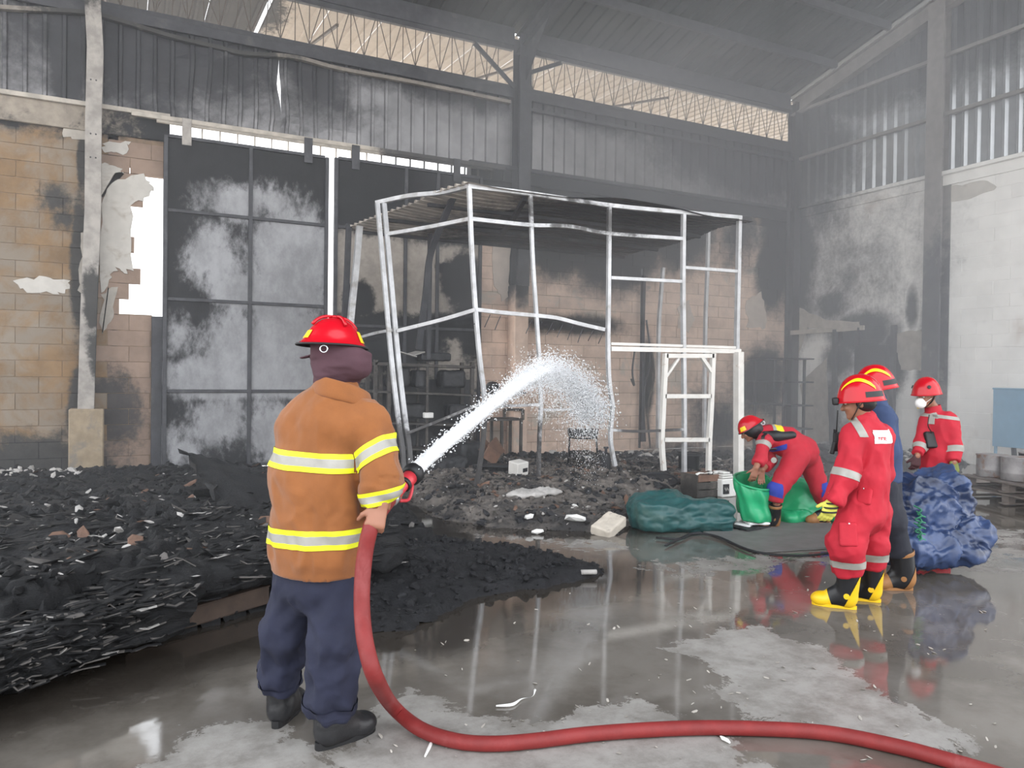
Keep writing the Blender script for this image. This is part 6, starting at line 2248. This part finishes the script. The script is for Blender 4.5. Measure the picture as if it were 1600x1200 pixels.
h2, _ = rescue_helmet(p2, D(1345, 627, 5.3), f2 - UP * .10, UP + f2 * .10, .150, .128, .190)
chin_strap(h2, J2['head'], J2['face'], None)
# short dark hair under the helmet
V, F = sdf_mesh([ell(J2['head'] - f2 * .03 + UP * .005, (.085, .09, .075))], .009)
obj('hair', V, F, M_black, p2, True)

# ---------------------------------------------------------------- 3: blue shirt, behind the red one
f3 = nrm(-CRh * .95 + CFh * .2)
s3 = np.cross(f3, UP)
J3 = dict(pelvis=D(1377, 758, 5.85), chest=D(1372, 665, 5.85), neck=D(1370, 622, 5.85), head=D(1364, 602, 5.85), face=nrm(f3 - UP * .1),
          shL=D(1378, 650, 5.72), elL=D(1386, 705, 5.68), wrL=D(1374, 745, 5.62), shR=D(1366, 650, 6.0), elR=D(1360, 705, 6.05), wrR=D(1352, 745, 5.95),
          hipL=D(1380, 762, 5.78), knL=D(1392, 812, 5.74), anL=D(1407, 872, 5.78), hipR=D(1372, 762, 5.95), knR=D(1370, 815, 6.0), anR=D(1368, 872, 6.0))
J3['handL'] = hand_prims(J3['wrL'], -UP - CRh * .2, CFh, -CRh, .5)
J3['handR'] = hand_prims(J3['wrR'], -UP - CRh * .2, -CFh, -CRh, .5)
p3 = empty('person', J3['pelvis'] * V3(1, 1, 0), 'firefighter in blue shirt and dark trousers, half hidden behind the red coverall', 'person')
V, F = sdf_mesh(limb_body(J3, s3), .0095)
b3 = obj('body', V, F, M_skin, p3, True)
sh = [cap(D(1377, 752, 5.85), D(1374, 705, 5.85), .150, .150, side=s3, ea=.95, fa=True, k=.05, lab=1), cap(D(1374, 705, 5.85), D(1372, 660, 5.85), .15, .15, side=s3, ea=.85, k=.05, lab=1),
      cap(D(1379, 650, 5.75), D(1366, 650, 5.98), .075, .075, k=.06, lab=1), cap(D(1372, 650, 5.85), D(1370, 626, 5.85), .10, .07, k=.05, lab=1),
      cap(J3['shL'], J3['elL'], .076, .07, k=.04, lab=2), cap(J3['elL'], J3['wrL'], .068, .05, fb=True, k=.03, lab=2), cap(J3['shR'], J3['elR'], .075, .07, k=.04, lab=2), cap(J3['elR'], J3['wrR'], .068, .05, fb=True, k=.03, lab=2)]
V, F = sdf_mesh(sh, .0115, cloth(.012, (6, 6, 5), 21))
obj('shirt', V, F, M_bluec, p3, True)
tr3 = [cap(D(1377, 740, 5.85), D(1377, 768, 5.85), .14, .14, side=s3, ea=.9, k=.05), cap(J3['hipL'], J3['knL'], .11, .095, k=.04), cap(J3['knL'], D(1405, 866, 5.78), .092, .082, fb=True, k=.03), cap(J3['hipR'], J3['knR'], .11, .09, k=.04), cap(J3['knR'], D(1368, 866, 6.0), .09, .08, fb=True, k=.03)]
V, F = sdf_mesh(tr3, .0115, cloth(.012, (7, 7, 5), 23))
obj('trousers', V, F, M_dknavy, p3, True)
boot(p3, D(1408, 860, 5.78), G(1424, 922), G(1424, 922) + nrm(-CRh * .96 + CFh * .1) * .27, .088, m=M_rub, ym=M_bbr)
boot(p3, D(1366, 862, 6.0), G(1378, 908), G(1378, 908) + nrm(-CRh * .96 + CFh * .1) * .27, .085, m=M_rub, ym=M_bbr)
h3, _ = rescue_helmet(p3, D(1369, 609, 5.85), f3, UP + f3 * .18, .150, .128, .195)
chin_strap(h3, J3['head'], J3['face'], None)
rd = empty('walkie_talkie', D(1307, 690, 5.55), 'black walkie-talkie with long aerial held up before the end wall', 'radio')
obj('body', *box(D(1307, 690, 5.55), (.055, .035, .14), rotm(0, .03, 0), .008), M_black, rd)
obj('aerial', *sweep([D(1307, 675, 5.55), D(1309, 641, 5.55)], [.006, .004], 8), M_black, rd)
obj('knob', *lathe([(.009, 0), (.009, .018), (0, .02)], D(1304, 675, 5.55), UP, 10), M_black, rd)
obj('clip', *box(D(1302, 700, 5.52), (.02, .03, .09), rotm(0, .3, 0), .004), M_black, rd)

# ---------------------------------------------------------------- 4: red coverall with a white mask, walking behind the blue sheet
f4 = nrm(-CRh * .88 - CFh * .42)
s4 = np.cross(f4, UP)
J4 = dict(pelvis=D(1460, 752, 7.8), chest=D(1466, 672, 7.8), neck=D(1457, 637, 7.8), head=D(1447, 619, 7.75), face=nrm(f4 - UP * .25),
          shL=D(1484, 657, 7.72), elL=D(1491, 697, 7.66), wrL=D(1490, 722, 7.6), shR=D(1449, 657, 7.85), elR=D(1441, 690, 7.8), wrR=D(1433, 712, 7.7),
          hipL=D(1467, 755, 7.75), knL=D(1468, 795, 7.65), anL=D(1470, 826, 7.7), hipR=D(1452, 755, 7.85), knR=D(1445, 795, 7.85), anR=D(1447, 828, 7.95))
J4['handL'] = hand_prims(J4['wrL'], -UP + CRh * .1, CFh, -CRh, .5)
J4['handR'] = hand_prims(J4['wrR'], -UP - CRh * .15, CFh, -CRh, .5)
p4 = empty('person', J4['pelvis'] * V3(1, 1, 0), 'firefighter in red coverall wearing a white face mask behind the blue tarpaulin', 'person')
V, F = sdf_mesh(limb_body(J4, s4), .0095)
b4 = obj('body', V, F, M_skin, p4, True)
eyes(b4, J4['head'], J4['face'])
cv4 = [cap(D(1461, 757, 7.8), D(1465, 712, 7.8), .165, .150, side=s4, ea=.82, k=.05, lab=1), cap(D(1465, 712, 7.8), D(1467, 668, 7.8), .150, .160, side=s4, ea=.8, k=.05, lab=1),
       cap(D(1454, 656, 7.85), D(1479, 656, 7.73), .07, .07, k=.06, lab=1), cap(D(1466, 660, 7.8), D(1458, 640, 7.8), .10, .066, k=.05, lab=1),
       cap(J4['shL'], J4['elL'], .074, .07, k=.04, lab=2), cap(J4['elL'], D(1490, 720, 7.6), .07, .058, fb=True, k=.03, lab=2), cap(J4['shR'], J4['elR'], .07, .064, k=.04, lab=3), cap(J4['elR'], D(1434, 709, 7.7), .064, .052, fb=True, k=.03, lab=3),
       cap(J4['hipL'], J4['knL'], .11, .09, k=.05, lab=4), cap(J4['knL'], J4['anL'], .09, .08, fb=True, k=.03, lab=4), cap(J4['hipR'], J4['knR'], .11, .09, k=.05, lab=5), cap(J4['knR'], J4['anR'], .09, .08, fb=True, k=.03, lab=5)]
VF4 = sdf_mesh(cv4, .0115, cloth(.012, (6, 6, 4.5), 31))
c4 = obj('coverall', *VF4, M_redc, p4, True)
obj('collar', *sweep([D(1459, 645, 7.8), D(1457, 634, 7.8)], [.082, .074], 20, False), M_redc, c4, True)
red_bands(c4, VF4, cv4, [([2], D(1491, 703, 7.66), nrm(J4['wrL'] - J4['shL']), .06), ([3], D(1437, 700, 7.75), nrm(J4['elR'] - J4['wrR']), .055), ([1, 2, 3], D(1468, 650.5, 7.6), nrm(UP + CRh * .12), .034)])
qb = band(VF4, cv4, [1], D(1462, 645, 7.7), nrm(CRh * .8 + CFh * .1 + UP * .1), [(-.02, .02, 0)], .004, lambda P: P[:, 2] > D(1462, 655, 7.7)[2])
if len(qb[0]): obj('shoulder_band', qb[0], qb[1], M_sil, c4, True)
pc2, N = surf_at(VF4, 1453, 688)
s_, u_, n_v = frame(N)
Rn = np.stack([s_, u_, n_v], 1)
pch = obj('hip_pouch', *sdf_mesh([rbx(pc2 + N * .02, (.062, .085, .028), Rn, .015)], .009), M_black, c4, True)
obj('pouch_strap', *sweep(spline([pc2 + N * .03 + UP * .07, D(1450, 665, 7.6), D(1452, 648, 7.62)], 5), .005, 5), M_black, c4)
pc2, N = surf_at(VF4, 1456, 657)
obj('chest_label', *box(pc2 + N * .004, (.06, .075, .006), np.stack(frame(N), 1), .002), M_sil, c4)
m4 = J4['head'] + nrm(J4['face']) * .082 - UP * .05
V, F = sdf_mesh([ell(m4, (.052, .052, .055), k=.02)], .008)
mk = obj('face_mask', V, F, M_patchw, p4, True)
for s in (-1, 1): obj('mask_strap', *sweep([m4 + np.cross(nrm(J4['face']), UP) * s * .045, J4['head'] + np.cross(nrm(J4['face']), UP) * s * .085 - nrm(J4['face']) * .03], .003, 5), M_patchw, mk)
glove(p4, hand_prims(J4['wrL'], -UP + CRh * .1, CFh, -CRh, .5, 1.05, rad=1.25), M_ggreen)
glove(p4, hand_prims(J4['wrR'], -UP - CRh * .15, CFh, -CRh, .5, 1.05, rad=1.2), M_gdark)
for an in ('anL', 'anR'):
    boot(p4, J4[an] + UP * .04, J4[an] * V3(1, 1, 0) + CRh * .05, J4[an] * V3(1, 1, 0) + f4 * .24, .075)
h4, _ = rescue_helmet(p4, D(1448, 616, 7.75), f4, UP + f4 * .10, .145, .125, .178, stripe=False, goggles=False)
chin_strap(h4, J4['head'], J4['face'], None)
for az in (.9, -.9): obj('lamp_mount', *lathe([(.018, 0), (.018, .008), (0, .01)], _(az, .3, .002), nrm(_(az, .3, .05) - _(az, .3, 0)), 10), M_black, h4)

# ---------------------------------------------------------------- 5: bending over the bright green sheet
D5 = lambda x, y, z: D(x, y, z + .3)
f5 = nrm(-CRh * .8 - UP * .62 - CFh * .1)
s5 = nrm(CFh * 1.0 - CRh * .1)
J5 = dict(pelvis=D5(1254, 706, 8.1), chest=D5(1208, 684, 8.02), neck=D5(1188, 676, 8.0), head=D5(1170, 671, 7.97), face=f5, hup=nrm(UP * .75 - CRh * .6),
          shL=D5(1194, 690, 7.84), elL=D5(1188, 716, 7.74), wrL=D5(1181, 731, 7.66), shR=D5(1197, 690, 8.2), elR=D5(1203, 720, 8.1), wrR=D5(1191, 734, 7.86),
          hipL=D5(1243, 714, 7.95), knL=D5(1215, 765, 7.8), anL=D5(1212, 806, 7.8), hipR=D5(1263, 716, 8.2), knR=D5(1281, 764, 8.15), anR=D5(1291, 806, 8.3))
J5['handL'] = hand_prims(J5['wrL'], -UP - CRh * .25, CFh, -CRh, .3, 1.0, spread=.4)
J5['handR'] = hand_prims(J5['wrR'], -UP - CRh * .1, -CFh, -CRh, .3, 1.0, spread=.4)
p5 = empty('person', J5['pelvis'] * V3(1, 1, 0), 'firefighter in red coverall bending over to lift the bright green tarpaulin', 'person')
V, F = sdf_mesh(limb_body(J5, s5), .0095)
b5 = obj('body', V, F, M_skin, p5, True)
eyes(b5, J5['head'], J5['face'], J5['hup'])
cv5 = [cap(D5(1255, 706, 8.1), D5(1228, 690, 8.06), .170, .155, side=s5, ea=.95, k=.06, lab=1), cap(D5(1228, 690, 8.06), D5(1203, 683, 8.02), .155, .15, side=s5, ea=.88, k=.06, lab=1),
       cap(D5(1198, 686, 7.9), D5(1200, 686, 8.14), .075, .075, k=.06, lab=1), cap(D5(1203, 683, 8.0), D5(1190, 677, 8.0), .105, .07, k=.05, lab=1),
       cap(J5['shL'], J5['elL'], .072, .066, k=.04, lab=2), cap(J5['elL'], D5(1184, 725, 7.7), .066, .056, fb=True, k=.02, lab=2), cap(J5['shR'], J5['elR'], .072, .064, k=.04, lab=3), cap(J5['elR'], D5(1196, 730, 7.95), .062, .052, fb=True, k=.02, lab=3),
       cap(D5(1244, 716, 7.95), J5['knL'], .132, .090, k=.05, lab=4), cap(J5['knL'], D5(1211, 783, 7.8), .086, .078, fb=True, k=.03, lab=4), cap(D5(1263, 718, 8.2), J5['knR'], .12, .088, k=.05, lab=5), cap(J5['knR'], D5(1288, 790, 8.25), .086, .078, fb=True, k=.03, lab=5)]
VF5 = sdf_mesh(cv5, .0115, cloth(.013, (6, 6, 6), 41))
c5 = obj('coverall', *VF5, M_redc, p5, True)
red_bands(c5, VF5, cv5, [([2], D5(1190, 694, 7.8), nrm(J5['elL'] - J5['shL']), .055)])
for lab, kn in ((4, J5['knL']), (5, J5['knR'])):
    ax = UP
    qb = band(VF5, cv5, [lab], kn, nrm(UP + CRh * (.25 if lab == 4 else -.3)), [(-.075, .07, 0)], .004, (lambda P, k=kn, l=lab: ((P - k) @ CRh < .035) if l == 4 else ((P - k) @ CRh > -.02)))
    if len(qb[0]): obj('knee_patch', qb[0], qb[1], M_patchb, c5, True)
qb = band(VF5, cv5, [1], D5(1208, 690, 8.0), nrm(CRh), [(-.035, .0, 0), (.0, .09, 1)], .004, lambda P: P[:, 2] > D5(1208, 678, 8.0)[2])
if len(qb[0]): obj('back_panel', qb[0], qb[1], [M_sil, M_hyel], c5, True, qb[2])
qb = band(VF5, cv5, [1, 4], D5(1212, 703, 7.9), nrm(UP + CRh * -.35), [(-.03, .03, 0)], .004, lambda P: ((P - D5(1212, 703, 7.9)) @ CRh < .12) & ((P - J5['chest']) @ CFh < .05))
if len(qb[0]): obj('waist_panel', qb[0], qb[1], M_patchb, c5, True)
V, F = sdf_mesh([cap(D5(1210, 682, 7.86), D5(1238, 680, 7.92), .055, .05, side=CFh, ea=.9, k=.03), cap(D5(1195, 678, 7.88), D5(1212, 680, 7.88), .03, .05, k=.03)], .01, lambda P: .006 * fbm(P * 12, 2))
bg5 = obj('shoulder_bag', V, F, M_black, c5, True)
obj('bag_strap', *sweep(spline([D5(1197, 677, 7.84), D5(1192, 684, 7.78), D5(1197, 700, 7.8), D5(1212, 702, 7.84)], 6), (.018, .004), square=True), M_black, c5)
obj('badge', *lathe([(.032, 0), (.032, .005), (0, .006)], D5(1209, 719, 7.72), -CFh, 8, up=UP), M_sil, c5)
boot(p5, D5(1211, 788, 7.8), G(1216, 824), G(1216, 824) + nrm(-CRh - CFh * .25) * .26, .07, ym=M_bbr)
boot(p5, D5(1290, 796, 8.27), G(1296, 818), G(1296, 818) + nrm(-CRh - CFh * .15) * .26, .07, ym=M_bbr)
h5, h5P, hp5 = helmet(p5, D5(1172, 667, 7.97), f5, nrm(UP * .8 - CRh * .55 + CFh * .05), .128, .112, .125, brim=.016, rear=.025, style='brim')
hp5('sticker', .35, .95, .08, .30, M_hyel)
hp5('sticker', -.35, -.95, .08, .30, M_hyel)
obj('hanger_ring', *sweep([D5(1192, 661, 7.9) + CRh * (.02 * math.cos(a)) + UP * (.02 * math.sin(a)) for a in np.linspace(0, 6.28, 16)], .005, 6, False), M_chrome, h5, True)
V, F = sdf_mesh([ell(J5['head'] + nrm(UP * .2 + CRh * .8) * .03, (.098, .095, .10)), cap(J5['head'], J5['neck'], .085, .08, k=.04)], .01, lambda P: .004 * fbm(P * 14, 2))
V = V[:] if True else V
hd = obj('hood', V, F, M_black, p5, True)
